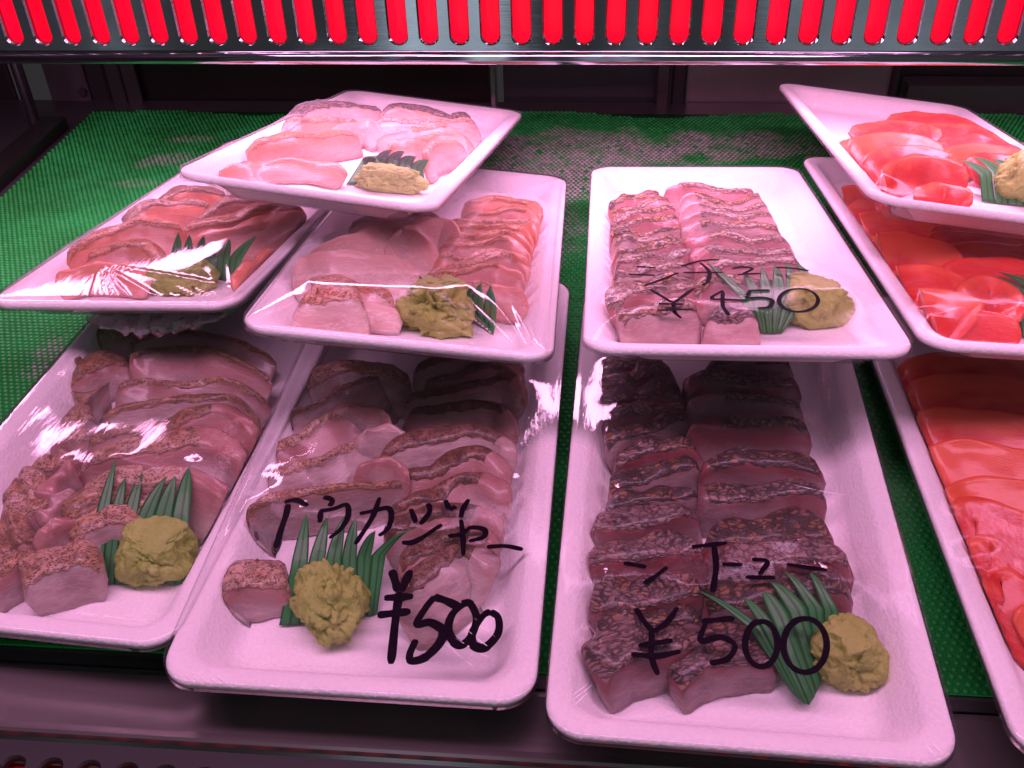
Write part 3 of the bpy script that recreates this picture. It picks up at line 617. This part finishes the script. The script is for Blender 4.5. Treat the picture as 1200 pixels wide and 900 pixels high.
divider('H', [(1151,236),(1190,240),(1240,246)], [(1148,205),(1185,198),(1240,205)], [(1126,188,23),(1141,184,23),(1160,186,23),(1178,186,23),(1196,190,23)], 5, 20, 22, 'green grass divider against salmon in the uppermost salmon tray')
divider('I', [(1197,395),(1240,400),(1290,402)], [(1192,350),(1235,345),(1290,350)], [(1160,323,23),(1171,319,23),(1190,321,23),(1215,322,23)], 5, 20, 22, 'green grass divider in the middle salmon tray at the photo edge')

# ------------------------------------------------------------------ stretched film
def hull_line(v):
    st = []
    for i, z in enumerate(v):
        while len(st) > 1 and (st[-1][1]-st[-2][1])*(i-st[-2][0]) <= (z-st[-2][1])*(st[-1][0]-st[-2][0]): st.pop()
        st.append((i, z))
    return np.interp(np.arange(len(v)), [a for a, b in st], [b for a, b in st])
def taut(Z, rounds=3):
    Z = Z.copy(); nx, ny = Z.shape
    for _ in range(rounds):
        for i in range(nx): Z[i] = hull_line(Z[i])
        for j in range(ny): Z[:, j] = hull_line(Z[:, j])
        for st in (1, 2, 3):
            for sg in (1, -1):
                for o in range(-ny, nx*st+ny):
                    ii = np.arange(nx); jj = o+sg*ii*st if sg > 0 else o-ii*st
                    k = (jj >= 0) & (jj < ny)
                    if k.sum() > 2: Z[ii[k], jj[k]] = hull_line(Z[ii[k], jj[k]])
    return Z
def film_of(tr, pleat=None, mat='film', hull=.0):
    w, l = tr.w, tr.l; gx, gy = 60, 120
    xs = np.linspace(-w/2, w/2, gx); ys = np.linspace(0, l, gy); ob = np.full((gx, gy), .0)
    if tr.pts:
        P = np.vstack(tr.pts); ix = np.clip(((P[:, 0]+w/2)/w*(gx-1)).round().astype(int), 0, gx-1); iy = np.clip((P[:, 1]/l*(gy-1)).round().astype(int), 0, gy-1)
        np.maximum.at(ob, (ix, iy), P[:, 2]+.0009)
        o2 = ob.copy()
        for dx in (-1, 0, 1):
            for dy in (-1, 0, 1): o2 = np.maximum(o2, np.roll(np.roll(ob, dx, 0), dy, 1))
        ob = o2
    rim = .0205; Z = np.maximum(ob, rim)
    ob[0, :] = ob[-1, :] = 0; ob[:, 0] = ob[:, -1] = 0
    hx, hy = xs[1]-xs[0], ys[1]-ys[0]; ax, ay = 1/hx**2, 1/hy**2
    # rounded corners stay at the rim
    XX, YY = np.meshgrid(xs, ys, indexing='ij'); fx = np.abs(XX) > w/2-.004; fy = (YY < .004) | (YY > l-.004); fix = fx | fy
    for it in range(900):
        A = (ax*(np.roll(Z, 1, 0)+np.roll(Z, -1, 0))+ay*(np.roll(Z, 1, 1)+np.roll(Z, -1, 1)))/(2*ax+2*ay)
        Z = np.maximum(A, ob); Z[fix] = rim
    if hull:
        B0 = np.maximum(ob, 0); B0[fix] = rim; Z = Z+(np.maximum(taut(np.maximum(B0, rim)), Z)-Z)*hull; Z[fix] = rim
    tr.Z = Z; tr.gx, tr.gy = gx, gy
    def height(x, y):
        u = np.clip((x+w/2)/w*(gx-1), 0, gx-1.001); v = np.clip(y/l*(gy-1), 0, gy-1.001); i = u.astype(int) if hasattr(u, 'astype') else int(u); j = v.astype(int) if hasattr(v, 'astype') else int(v); a, b = u-i, v-j
        return Z[i, j]*(1-a)*(1-b)+Z[i+1, j]*a*(1-b)+Z[i, j+1]*(1-a)*b+Z[i+1, j+1]*a*b
    tr.h = height
    nx, ny = (200, 220) if pleat else (72, 140)
    R = .0135; e = .0004; V = []; Fc = []
    U, Vv = np.meshgrid(np.linspace(-1, 1, nx), np.linspace(-1, 1, ny), indexing='ij')
    hw, hl = w/2+e, l/2+e; x = U*hw; y = Vv*hl
    cx, cy = np.abs(x)-(hw-R), np.abs(y)-(hl-R); m = (cx > 0) & (cy > 0); dd = np.hypot(cx, cy); mx = np.maximum(cx, cy); k = np.where(m & (dd > 1e-9), mx/np.maximum(dd, 1e-9), 1)
    x = np.where(m, np.sign(x)*(hw-R+cx*k), x); y = np.where(m, np.sign(y)*(hl-R+cy*k), y); y = y+l/2
    z = height(x, y)+.0002
    if pleat:
        # tension pleats that fan out from points where the film is pulled
        for fx_, fy_, amp, kk, r0, r1, a0, a1 in pleat:
            c = loc(tr, fx_, fy_, .026); ang = np.arctan2(y-c.y, x-c.x); rr = np.hypot(x-c.x, y-c.y)
            win = np.clip((ang-a0)/.15, 0, 1)*np.clip((a1-ang)/.15, 0, 1)*np.clip((rr-r0*.3)/(r0*.7), 0, 1)*np.clip((r1-rr)/(r1*.4), 0, 1)*np.clip((y-.0005)/.004, 0, 1)
            z += amp*np.maximum(0, np.sin(ang*kk+2.5*np.sin(ang*7.3)))**2*win
    idx = np.arange(nx*ny).reshape(nx, ny); V = np.stack([x.ravel(), y.ravel(), z.ravel()], 1).tolist()
    a = idx[:-1, :-1].ravel(); b = idx[1:, :-1].ravel(); c = idx[1:, 1:].ravel(); d_ = idx[:-1, 1:].ravel(); Fc = list(map(tuple, np.stack([a, b, c, d_], 1).tolist()))
    per = np.concatenate([idx[:, 0], idx[-1, 1:], idx[-2::-1, -1], idx[0, -2:0:-1]]).tolist(); n = len(per); prev = per
    lift = LIFT if tr.k in 'FCABIH' else 0.0
    for zz, ins in ((.0163, -.0002), (.0155, .0052), (.006, .0145), (-.0004, .0195), (-.0006, .035)):
        cur = []
        for q in per:
            px, py = V[q][0], V[q][1]; fx_, fy_ = px/(w/2), (py-l/2)/(l/2); cur.append(len(V)); V.append([px-ins*fx_ if abs(fx_) > .8 else px*(1-0*ins), py-ins*fy_ if abs(fy_) > .8 else py, squash(zz, lift)])
        for i in range(n): Fc.append((prev[i], cur[i], cur[(i+1) % n], prev[(i+1) % n]))
        prev = cur
    tr.film = mesh_obj('plastic_wrap', V, Fc, M[mat], tr.o)
    return tr.film
PLEAT = dict(B=[(118,312,.0011,34,.010,.10,-1.5,-.12), (272,352,.0008,40,.006,.045,1.75,3.05)], C=[(640,416,.0009,42,.006,.055,1.75,2.95), (283,388,.0005,34,.006,.05,-.05,.5)],
  E=[(205,792,.0004,50,.004,.03,.2,1.4), (612,815,.0004,50,.004,.03,1.8,3.0)], G=[(655,865,.0004,50,.004,.03,.2,1.4)])
for k, tr in T.items(): film_of(tr, PLEAT.get(k), 'film_taut' if k in 'BC' else 'film_soft' if k in 'FIH' else 'film_veiled' if k in 'A' else 'film', {'B': .9, 'C': .9, 'A': .2}.get(k, 0))

def on_film(tr, px, py):
    z = .024
    for _ in range(5):
        q = loc(tr, px, py, z); z = float(tr.h(np.array(q.x), np.array(q.y)))+.0006
    q = loc(tr, px, py, z); return q
def glints(k, segs, wpx=1.0):  # glints drawn as thin white strokes lying on the film
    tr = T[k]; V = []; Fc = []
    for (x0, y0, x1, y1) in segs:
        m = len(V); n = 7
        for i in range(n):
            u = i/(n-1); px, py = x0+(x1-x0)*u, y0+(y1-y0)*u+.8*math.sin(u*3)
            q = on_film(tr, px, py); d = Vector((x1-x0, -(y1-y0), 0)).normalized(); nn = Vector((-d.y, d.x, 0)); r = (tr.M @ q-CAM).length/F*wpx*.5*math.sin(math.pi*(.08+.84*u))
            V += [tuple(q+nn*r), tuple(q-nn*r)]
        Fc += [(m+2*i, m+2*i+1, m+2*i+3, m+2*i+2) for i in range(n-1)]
    mesh_obj('painted_glint', V, Fc, M['crease'], tr.film)
# bunched ends of the film, folded under the trays
def gather(tr, px0, px1, z, depth, drop, seed):
    if tr.k in 'FCABIH': z += .0065; drop *= .5; depth *= .8
    a, b = loc(tr, *px0, z), loc(tr, *px1, z); V = []; Fc = []; nx, ny = 70, 16
    for i in range(nx):
        u = i/(nx-1); c = a.lerp(b, u); s = math.sin(math.pi*u)**.5
        for j in range(ny):
            v = j/(ny-1); th = math.pi*1.25*v
            q = Vector((u*14+seed, v*6, seed)); n = noise.noise(q)*.0028+noise.noise(q*2.3)*.0012
            V.append((c.x+noise.noise(q*1.7+Vector((9, 0, 0)))*.004*s, c.y-s*depth*math.sin(th)+depth*.4+n*s*.6, c.z-drop*s*(.5-.5*math.cos(th))+n*s))
    for i in range(nx-1):
        for j in range(ny-1):
            q = i*ny+j; Fc.append((q, q+1, q+1+ny, q+ny))
    mesh_obj('film_gather', V, Fc, M['gather'], tr.film)
gather(T['B'], (95,374), (262,370), .0005, .013, .016, 2.2)

# ------------------------------------------------------------------ handwriting in marker on the film
def write(name, tr, strokes, conv, wpx):
    V = []; Fc = []
    for st in strokes:
        wd = wpx
        if isinstance(st, tuple): st, wd = st
        P = [conv(*q) for q in st]; n = max(14, 9*len(P)); S = spline(P, n)
        q3 = [on_film(tr, *p) for p in S]
        for it in range(3): q3 = [q3[0]]+[Vector((q3[i].x, q3[i].y, (q3[i-1].z+2*q3[i].z+q3[i+1].z)/4)) for i in range(1, n-1)]+[q3[-1]]
        sc = (tr.M @ q3[0]-CAM).length/F; m = len(V)
        for i in range(n):
            t = (q3[min(i+1, n-1)]-q3[max(i-1, 0)]); t.z = 0; t.normalize(); nn = Vector((-t.y, t.x, 0))
            u = i/(n-1); r = sc*wd/2*(.86+.14*math.sin(u*3.1)+.10*math.sin(u*9+m))*(1.15 if abs(nn.y) > .7 else 1)
            edge = min(i, n-1-i); r *= (.55, .9, 1)[min(edge, 2)]
            V += [tuple(q3[i]+nn*r), tuple(q3[i]-nn*r)]
        Fc += [(m+2*i, m+2*i+1, m+2*i+3, m+2*i+2) for i in range(n-1)]
    return mesh_obj(name, V, Fc, M['ink'], tr.film)
def ell(cx, cy, rx, ry, a0=-100, sweep=375, n=14): return [(cx+rx*math.cos(math.radians(a0+sweep*i/n)), cy+ry*math.sin(math.radians(a0+sweep*i/n))) for i in range(n+1)]
ke = K(300, 560, 3.53)
write('fish_name_lettering', T['E'], [
 ([(133,108),(125,150),(105,210),(82,290)], 7.5), [(118,100),(165,92),(215,115)],
 [(280,78),(315,92),(305,118)], [(268,135),(264,185)], [(262,138),(320,128),(375,112),(380,160),(350,212),(303,250)],
 [(428,148),(480,138),(545,125),(560,160),(545,210),(508,240)], [(512,80),(480,165),(410,275)],
 [(640,128),(662,185)], [(712,105),(718,140),(680,192)], ([(603,268),(660,262),(770,192)], 7), [(783,92),(800,130)], [(800,132),(828,118)], [(880,88),(855,130),(848,162)],
 [(795,242),(850,232),(890,206),(945,215),(940,245),(880,262)], [(848,172),(856,240),(858,322)], ([(955,286),(1030,282),(1105,296)], 6)], ke, 6.5)
write('price_lettering', T['E'], [
 [(562,380),(588,470)], [(640,382),(600,470)], [(530,497),(650,490)], [(502,568),(640,552)], ([(596,470),(580,560),(558,770)], 10),
 [(740,490),(700,540),(665,605),(720,598),(772,632),(758,685),(700,742),(645,757),(636,730),(662,668)], [(735,492),(790,510),(850,540)],
 [(870,515),(815,560),(795,620),(810,665),(845,692),(890,655),(912,580),(885,520),(850,522)], [(972,550),(935,575),(895,640),(900,690),(945,702),(1000,645),(1002,580),(968,552)]], ke, 10)
kg = K(680, 620, 3.158)
write('fish_name_lettering', T['G'], [[(160,125),(245,140)], [(235,200),(270,180),(322,140)], [(413,66),(480,58),(542,50)], ([(495,58),(502,140),(490,235)], 7), [(525,130),(600,132)],
 [(635,112),(692,120),(662,168)], [(612,178),(722,180)], [(765,130),(840,142),(912,150)]], kg, 5.5)
write('price_lettering', T['G'], [[(205,292),(235,340),(270,378)], [(360,290),(320,345),(270,380)], [(265,372),(264,470),(287,540)], [(215,432),(342,412)], [(188,462),(280,470),(372,452)],
 [(448,342),(572,330)], [(465,345),(446,412),(520,400),(572,430),(545,480),(480,497)], ell(670,425,60,84), ell(832,430,80,100)], kg, 7)
kp = K(720, 290, 4.286)
write('fish_name_lettering', T['F'], [[(110,95),(205,102)], [(70,135),(205,140)], ([(150,192),(240,160),(322,126)], 4.5), [(335,95),(430,68),(527,60)], [(430,75),(475,120),(470,170),(440,190)], [(345,126),(545,125)],
 [(590,106),(640,98),(692,106),(648,132)], [(620,136),(738,130)], [(810,100),(890,104),(978,116)]], kp, 4.6)
write('price_lettering', T['F'], [[(180,210),(290,276)], [(400,205),(295,280)], [(295,270),(300,320),(335,355)], [(220,282),(350,285)], [(212,315),(398,310)],
 [(545,215),(488,255),(580,262),(672,264)], [(545,220),(545,290),(576,342)], [(675,215),(782,215)], [(682,215),(668,252),(740,250),(792,266),(775,300),(720,302)], ell(925,265,98,58)], kp, 5)

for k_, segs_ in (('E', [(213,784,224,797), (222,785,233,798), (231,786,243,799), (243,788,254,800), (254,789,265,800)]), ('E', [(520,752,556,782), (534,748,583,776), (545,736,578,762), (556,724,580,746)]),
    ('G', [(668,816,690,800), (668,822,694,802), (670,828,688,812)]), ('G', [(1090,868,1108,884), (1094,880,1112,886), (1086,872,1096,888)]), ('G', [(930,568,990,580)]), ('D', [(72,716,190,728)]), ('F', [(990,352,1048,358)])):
    glints(k_, segs_)

# ------------------------------------------------------------------ the case: mat, floor, walls
mfront = at_z(300, 766, 0).y; mback = at_z(600, 126, 0).y; mleft = at_z(60, 172, 0).x; mright = .75
bx = MB(); bx.box(mleft-.4, mright+.1, mfront-.006, mback+.02, -.02, -.0035)
structure(bx.build('case_floor', M['steel_mid']))
def bead_mat():
    pit = .0034; r = .00172; rng = np.random.RandomState(2)
    nxx = int((mright-mleft)/pit); nyy = int((mback-mfront)/(pit*.9)); gx_, gy_ = np.meshgrid(np.arange(nxx), np.arange(nyy), indexing='ij')
    X = mleft+(gx_+.5*(gy_ % 2)*1.0+.25)*pit; Y = mfront+(gy_+.5)*pit*.9
    # skewed left end and a slightly wavy back edge
    X = X.ravel(); Y = Y.ravel()
    keep = Y < mback-.004-.006*np.sin(X*17+.6)-.004*np.sin(X*41)
    for k in 'GEDJ':
        mi = np.array(T[k].Mi); lx = mi[0, 0]*X+mi[0, 1]*Y+mi[0, 3]; ly = mi[1, 0]*X+mi[1, 1]*Y+mi[1, 3]
        keep &= ~((np.abs(lx) < T[k].w/2-.022) & (ly > .02) & (ly < T[k].l-.022))
    X, Y = X[keep], Y[keep]; n = len(X)
    # pale patches at set places, broken up by noise
    fr = np.zeros(n)
    for px, py, rx, ry, a in PATCH:
        c = at_z(px, py, 0); q = ((X-c.x)/rx)**2+((Y-c.y)/ry)**2; nz = np.array([noise.noise(Vector((x*38, y*55, px))) for x, y in zip(X, Y)])
        fr = np.maximum(fr, a*np.clip((1.05-q+nz*1.3)*.95, 0, 1))
    fr *= np.clip(rng.uniform(.55, 1.2, n), 0, 1)*(rng.uniform(0, 1, n) > .04)
    prof = [(1.0, 0.0), (.93, .55), (.62, .93), (.0, 1.08)]; seg = 7; V = []
    ver = []; jit = rng.uniform(.88, 1.08, n)
    for k, (rr, z) in enumerate(prof[:3]):
        for i in range(seg):
            a = 2*math.pi*(i+.5*k)/seg; ver.append((rr*math.cos(a)*r, rr*math.sin(a)*r, z*r*.8))
    ver.append((0, 0, prof[3][1]*r*.8)); ver = np.array(ver); nv = len(ver)
    A = ver[None]*jit[:, None, None]; A = A+np.stack([X, Y, np.full(n, -.003)], 1)[:, None, :]; A = A.reshape(-1, 3)
    q = []; 
    for k in range(2):
        for i in range(seg):
            a0, a1 = k*seg+i, k*seg+(i+1) % seg; b0, b1 = a0+seg, a1+seg; q.append((a0, a1, b1, b0))
    tr_ = [(2*seg+i, 2*seg+(i+1) % seg, 3*seg) for i in range(seg)]
    quads = (np.array(q)[None]+(np.arange(n)*nv)[:, None, None]).reshape(-1, 4); tris = (np.array(tr_)[None]+(np.arange(n)*nv)[:, None, None]).reshape(-1, 3)
    base = len(A); sx0, sx1, sy0, sy1 = mleft, mright, mfront, mback-.006
    A = np.vstack([A, [(sx0, sy0, -.0022), (sx1, sy0, -.0022), (sx1, sy1, -.0022), (sx0, sy1, -.0022), (sx0, sy0, -.0034), (sx1, sy0, -.0034), (sx1, sy1, -.0034), (sx0, sy1, -.0034)]])
    quads = np.vstack([quads, np.array([(0, 1, 2, 3), (4, 7, 6, 5), (0, 4, 5, 1), (1, 5, 6, 2), (2, 6, 7, 3), (3, 7, 4, 0)])+base])
    me = bpy.data.meshes.new('green_mat'); me.vertices.add(len(A)); me.vertices.foreach_set('co', A.ravel())
    nl = quads.size+tris.size; me.loops.add(nl); me.loops.foreach_set('vertex_index', np.concatenate([quads.ravel(), tris.ravel()]))
    npoly = len(quads)+len(tris); me.polygons.add(npoly); ls = np.concatenate([np.arange(len(quads))*4, quads.size+np.arange(len(tris))*3]); me.polygons.foreach_set('loop_start', ls)
    me.polygons.foreach_set('use_smooth', [True]*npoly); me.update(calc_edges=True); me.validate()
    a = me.attributes.new('pale_patch', 'FLOAT', 'POINT'); a.data.foreach_set('value', np.concatenate([np.repeat(fr, nv), np.zeros(8)]))
    me.materials.append(M['mat']); o = bpy.data.objects.new('green_mat', me); COL.objects.link(o); structure(o); return o
PATCH = [(700,178,.075,.050,.95), (800,170,.10,.030,.9), (880,165,.05,.02,.7), (660,215,.03,.09,.9), (672,260,.02,.05,.6), (600,185,.05,.05,.9), (205,185,.03,.016,.42), (225,160,.02,.008,.32), (165,213,.03,.007,.25), (62,402,.012,.012,.75), (45,430,.008,.008,.6), (1012,440,.012,.06,.55), (1040,540,.01,.05,.25)]
bead_mat()

# back of the case: sliding glass, steel panels and posts, all in the plane behind the mat
yb = mback+.022; ztop = .34
def span(x0, x1, y=yb): return at_y(x0, 100, y).x, at_y(x1, 100, y).x
def panel(name, x0, x1, mat, label, cat, dy=0.0, z0=-.02, z1=ztop, th=.004):
    a, b = span(x0, x1, yb+dy); m = MB(); m.box(a, b, yb+dy, yb+dy+th, z0, z1); o = m.build(name, M[mat]); tag(o, label, cat); return o
panel('back_panel', 140, 575, 'steel_dark', 'dark stained steel panel behind the mat at left', 'panel')
panel('glass_door', 590, 768, 'dark_glass', 'dark glass door behind the mat between the steel posts', 'door', .004)
panel('back_panel', 806, 1046, 'steel_light', 'scratched light steel panel behind the topmost salmon tray', 'panel')
panel('back_panel', 1054, 1420, 'steel_dark', 'dark streaked panel at the right end of the back', 'panel', .003)
def post(x0, x1, mat, label, dy=-.006, d=.012):
    a, b = span(x0, x1, yb+dy); m = MB(); m.box(a, b, yb+dy, yb+dy+d, -.02, ztop, min(.002, (b-a)/4)); tag(m.build('post', M[mat]), label, 'post')
post(573, 582, 'chrome', 'thin bright post left of the dark glass door')
post(768, 786, 'steel_mid', 'grey post at the right side of the dark glass door')
post(787, 805, 'black', 'black rubber strip between grey post and light steel panel', -.004)
post(1045, 1054, 'black', 'narrow black strip at the right end of the light panel')
a, b = span(1056, 1420); m = MB(); m.box(a, b, yb-.02, yb, -.003, .018, 0); tag(m.build('sill', M['steel_mid']), 'low grey sill under the dark panel at right', 'sill')
# left side of the case
def vert_box(name, px0, px1, ytop, mat, label, cat, y, th=.006):
    a, b = at_y(px0, ytop, y).x, at_y(px1, ytop, y).x; m = MB(); m.box(a, b, y, y+th, -.02, ztop, min(.0015, (b-a)/4)); o = m.build(name, M[mat]); tag(o, label, cat); return o
vert_box('back_panel', -460, 20, 120, 'black', 'black panel at the far left end of the case', 'panel', yb+.004)
pl = vert_box('back_panel', 58, 104, 110, 'plate', 'grey plate with two screws in the left corner', 'panel', yb-.004)
for px, py in ((73, 123), (97, 107)):
    c = at_y(px, py, yb-.0045); m = MB(); m.cyl((c.x, c.y-.002, c.z), (c.x, c.y+.002, c.z), .0035, 14); m.build('screw', M['steel_mid'], pl)
vert_box('post', 106, 128, 110, 'black', 'black strip right of the grey screw plate', 'post', yb-.002)
vert_box('post', 129, 146, 110, 'steel_mid', 'left one of two brownish steel posts beside the dark panel', 'post', yb-.008)
vert_box('post', 147, 164, 110, 'steel_mid', 'right one of two brownish steel posts beside the dark panel', 'post', yb-.010)
c0, c1 = at_z(44, 148, -.002), None
m = MB(); q = at_y(40, 140, yb-.055); m.cyl((q.x, q.y, -.02), (q.x, q.y, ztop), .0045, 20); tag(m.build('post', M['chrome'], None, True), 'round chrome post in the left corner of the case', 'post')
xl = mleft-.006; m = MB(); m.box(xl-.02, xl, mfront-.02, yb-.06, -.02, .006, .002); tag(m.build('side_rail', M['steel_dark']), 'dark steel rail along the left edge of the mat', 'rail')
m = MB(); m.box(xl-.14, xl-.13, mfront-.02, yb-.01, -.02, ztop); tag(m.build('case_wall', M['black']), 'black side panel at the left end of the case', 'panel')

# front sill, lip and intake grille
yl = at_z(300, 866, -.004).y
m = MB(); m.prism_x([(mfront-.0065, -.02), (mfront-.0065, -.0045), (mfront-.0095, -.0035), (yl+.002, -.0050), (yl-.0005, -.0049), (yl-.0015, -.0056), (yl-.002, -.0075), (yl-.002, -.03)], mleft-.2, mright+.1)
tag(m.build('front_sill', M['sill']), 'brushed steel sill along the front below the trays', 'sill')
gr = empty('intake_grille', (0, yl-.03, -.03), 'dark intake grille with red slots at the bottom left corner', 'grille')
def slotted(y0, y1, z, xs0, n, pit, w, r0, mat, parent, horiz):
    """a plate with round-ended slots cut through it; plate in x and t, t mapped to y (horiz) or z"""
    V = []; Fc = []
    def P(x, t, dep): V.append((x, t, z-dep) if horiz else (x, z+dep, t)); return len(V)-1
    seg = 8; sl0, sl1 = r0
    for i in range(n):
        x0 = xs0+i*pit; xc = x0+pit/2; a0, a1 = x0, x0+pit
        inner = [(xc+w/2*math.cos(t), sl0+w/2+w/2*math.sin(t)) for t in [math.pi+math.pi*k/(seg) for k in range(seg+1)]]+[(xc+w/2*math.cos(t), sl1-w/2+w/2*math.sin(t)) for t in [math.pi*k/seg for k in range(seg+1)]]
        outer = []
        for (x, t) in inner:
            ox = a0 if x < xc-1e-6 else a1 if x > xc+1e-6 else x; outer.append((x, t, ox))
        lo = []
        N2 = len(inner)
        for k, (x, t) in enumerate(inner):
            if k <= seg: f = k/seg; lo.append((a0+(a1-a0)*f, y0))
            else: f = (k-seg-1)/seg; lo.append((a1-(a1-a0)*f, y1))
        rim = [(xc+(x-xc)*(1+.0007/(w/2)), (sl0 if 0 else t)+(.0006 if k > seg else -.0006)) for k, (x, t) in enumerate(inner)]
        O = [P(x, t, 0) for x, t in lo]; Rm = [P(x, t, 0) for x, t in rim]; I = [P(x, t, .0009) for x, t in inner]; D = [P(x, t, .003) for x, t in inner]
        for A, B in ((O, Rm), (Rm, I), (I, D)):
            for k in range(N2): Fc.append((A[k], A[(k+1) % N2], B[(k+1) % N2], B[k]))
    return mesh_obj('slotted_plate', V, Fc, M[mat], parent, False)
gz = -.0062; yg0 = yl-.06; yg1 = yl-.0045; ysl = at_z(60, 889, gz).y
gr.location = (0, yg0, gz-.03)
o = slotted(0, yg1-yg0, .03, mleft-.1, 76, .0135, .0075, (.006, ysl-yg0), 'black', gr, True)
m = MB(); m.box(mleft-.1, mleft-.1+76*.0135, .002, ysl-yg0+.001, .020, .024); m.build('red_backing', M['red_dim'], gr)

# upper grille with the lamp behind it
yp = .455; zb = at_y(600, 75, yp).z
gl = empty('vent_grille', (0, yp, zb), 'steel air grille with a row of glowing red slots along the top', 'grille')
pit = 36.6/F*((yp)*math.cos(PITCH)+(H-zb-.01)*math.sin(PITCH)); n0 = int(.75/pit); z1 = .09
ztip = at_y(600, 52, yp).z-zb
x612 = at_y(611, 40, yp).x
xs0 = x612-pit*(n0//2+.5)
slotted(.0062, z1, 0.0, xs0, n0, pit, pit*.56, (ztip, z1-.012), 'steel', gl, False)
x0, x1 = xs0, xs0+n0*pit
pr = [(0.0, .0062), (-.0012, .0058), (-.0026, .0046), (-.0032, .0028), (-.0028, .0012), (-.0016, .0003), (0.0, 0.0), (.004, .0), (.004, .0015), (.0012, .0018), (.0012, .0062)]
m = MB(); m.prism_x(pr, x0, x1); m.build('rolled_edge', M['steel'], gl, True)
m = MB(); m.box(x0, x1, .010, .0125, .003, z1); m.build('red_backing', M['red'], gl)
m = MB(); m.box(x0, x1, .060, .150, .040, z1); m.build('lamp_housing', M['steel_mid'], gl)

# ------------------------------------------------------------------ light, camera
def area(name, loc_, rot, sx, sy, power, color, spread=180):
    l = bpy.data.lights.new(name, 'AREA'); l.shape = 'RECTANGLE'; l.size = sx; l.size_y = sy; l.energy = power; l.color = color; l.spread = math.radians(spread)
    o = bpy.data.objects.new(name, l); COL.objects.link(o); o.location = loc_; o.rotation_euler = rot; return o
PINK = (1.0, .44, .79)
area('case_lamp', (0, yp+.105, zb+.036), (math.radians(-14), 0, 0), .95, .036, 2.9, PINK, 150)
area('canopy_lamp', (0, .22, .47), (math.radians(8), 0, 0), 1.1, .10, 4.1, PINK)
w = bpy.data.worlds.new('World'); SC.world = w; w.use_nodes = True; nt = w.node_tree
bg = nt.nodes['Background']
tc = nt.nodes.new('ShaderNodeTexCoord'); sx = nt.nodes.new('ShaderNodeSeparateXYZ'); nt.links.new(tc.outputs['Generated'], sx.inputs[0])
no = nt.nodes.new('ShaderNodeTexNoise'); no.inputs['Scale'].default_value = 5; nt.links.new(tc.outputs['Generated'], no.inputs['Vector'])
ma = nt.nodes.new('ShaderNodeMath'); ma.operation = 'MULTIPLY_ADD'; nt.links.new(no.outputs['Fac'], ma.inputs[0]); ma.inputs[1].default_value = .09; nt.links.new(sx.outputs[0], ma.inputs[2])
mb_ = nt.nodes.new('ShaderNodeMath'); mb_.operation = 'ADD'; nt.links.new(ma.outputs[0], mb_.inputs[0]); mb_.inputs[1].default_value = .455
cr = nt.nodes.new('ShaderNodeValToRGB'); el = cr.color_ramp.elements; el[0].position = 0; el[0].color = (.02, .02, .025, 1); el[1].position = 1; el[1].color = (.05, .05, .06, 1)
for p_, v_ in ((.04, .02), (.06, .30), (.10, .03), (.27, .02), (.31, 1.0), (.36, .55), (.39, .9), (.42, .03), (.50, .02), (.53, .14), (.56, .02), (.61, .03), (.66, .42), (.72, .25), (.76, .5), (.83, .08)):
    q = el.new(p_); q.color = (v_*.8, v_*.95, v_*1.1, 1)
nt.links.new(mb_.outputs[0], cr.inputs[0])
mr = nt.nodes.new('ShaderNodeMapRange'); mr.inputs[1].default_value = .1; mr.inputs[2].default_value = -.4; nt.links.new(sx.outputs[1], mr.inputs[0])
vm = nt.nodes.new('ShaderNodeVectorMath'); vm.operation = 'SCALE'; nt.links.new(cr.outputs[0], vm.inputs[0]); nt.links.new(mr.outputs[0], vm.inputs['Scale'])
av = nt.nodes.new('ShaderNodeVectorMath'); av.operation = 'ADD'; nt.links.new(vm.outputs[0], av.inputs[0]); av.inputs[1].default_value = (.03, .028, .03)
nt.links.new(av.outputs[0], bg.inputs[0]); bg.inputs[1].default_value = .9
cam = bpy.data.cameras.new('Camera'); co = bpy.data.objects.new('Camera', cam); COL.objects.link(co)
cam.sensor_width = 36; cam.sensor_fit = 'HORIZONTAL'; cam.lens = F/1200*36; cam.clip_start = .01; cam.clip_end = 50
co.matrix_world = Matrix.Translation(CAM) @ Matrix.Rotation(YAW, 4, 'Z') @ Matrix.Rotation(math.pi/2-PITCH, 4, 'X') @ Matrix.Rotation(-ROLL, 4, 'Z')
SC.camera = co
SC.render.engine = 'CYCLES'
SC.cycles.transparent_max_bounces = 32; SC.cycles.max_bounces = 8; SC.cycles.caustics_reflective = False; SC.cycles.caustics_refractive = False
SC.cycles.sample_clamp_indirect = 4
SC.cycles.use_denoising = True
SC.view_settings.view_transform = 'Standard'; SC.view_settings.look = 'None'; SC.view_settings.exposure = 0; SC.view_settings.gamma = 1
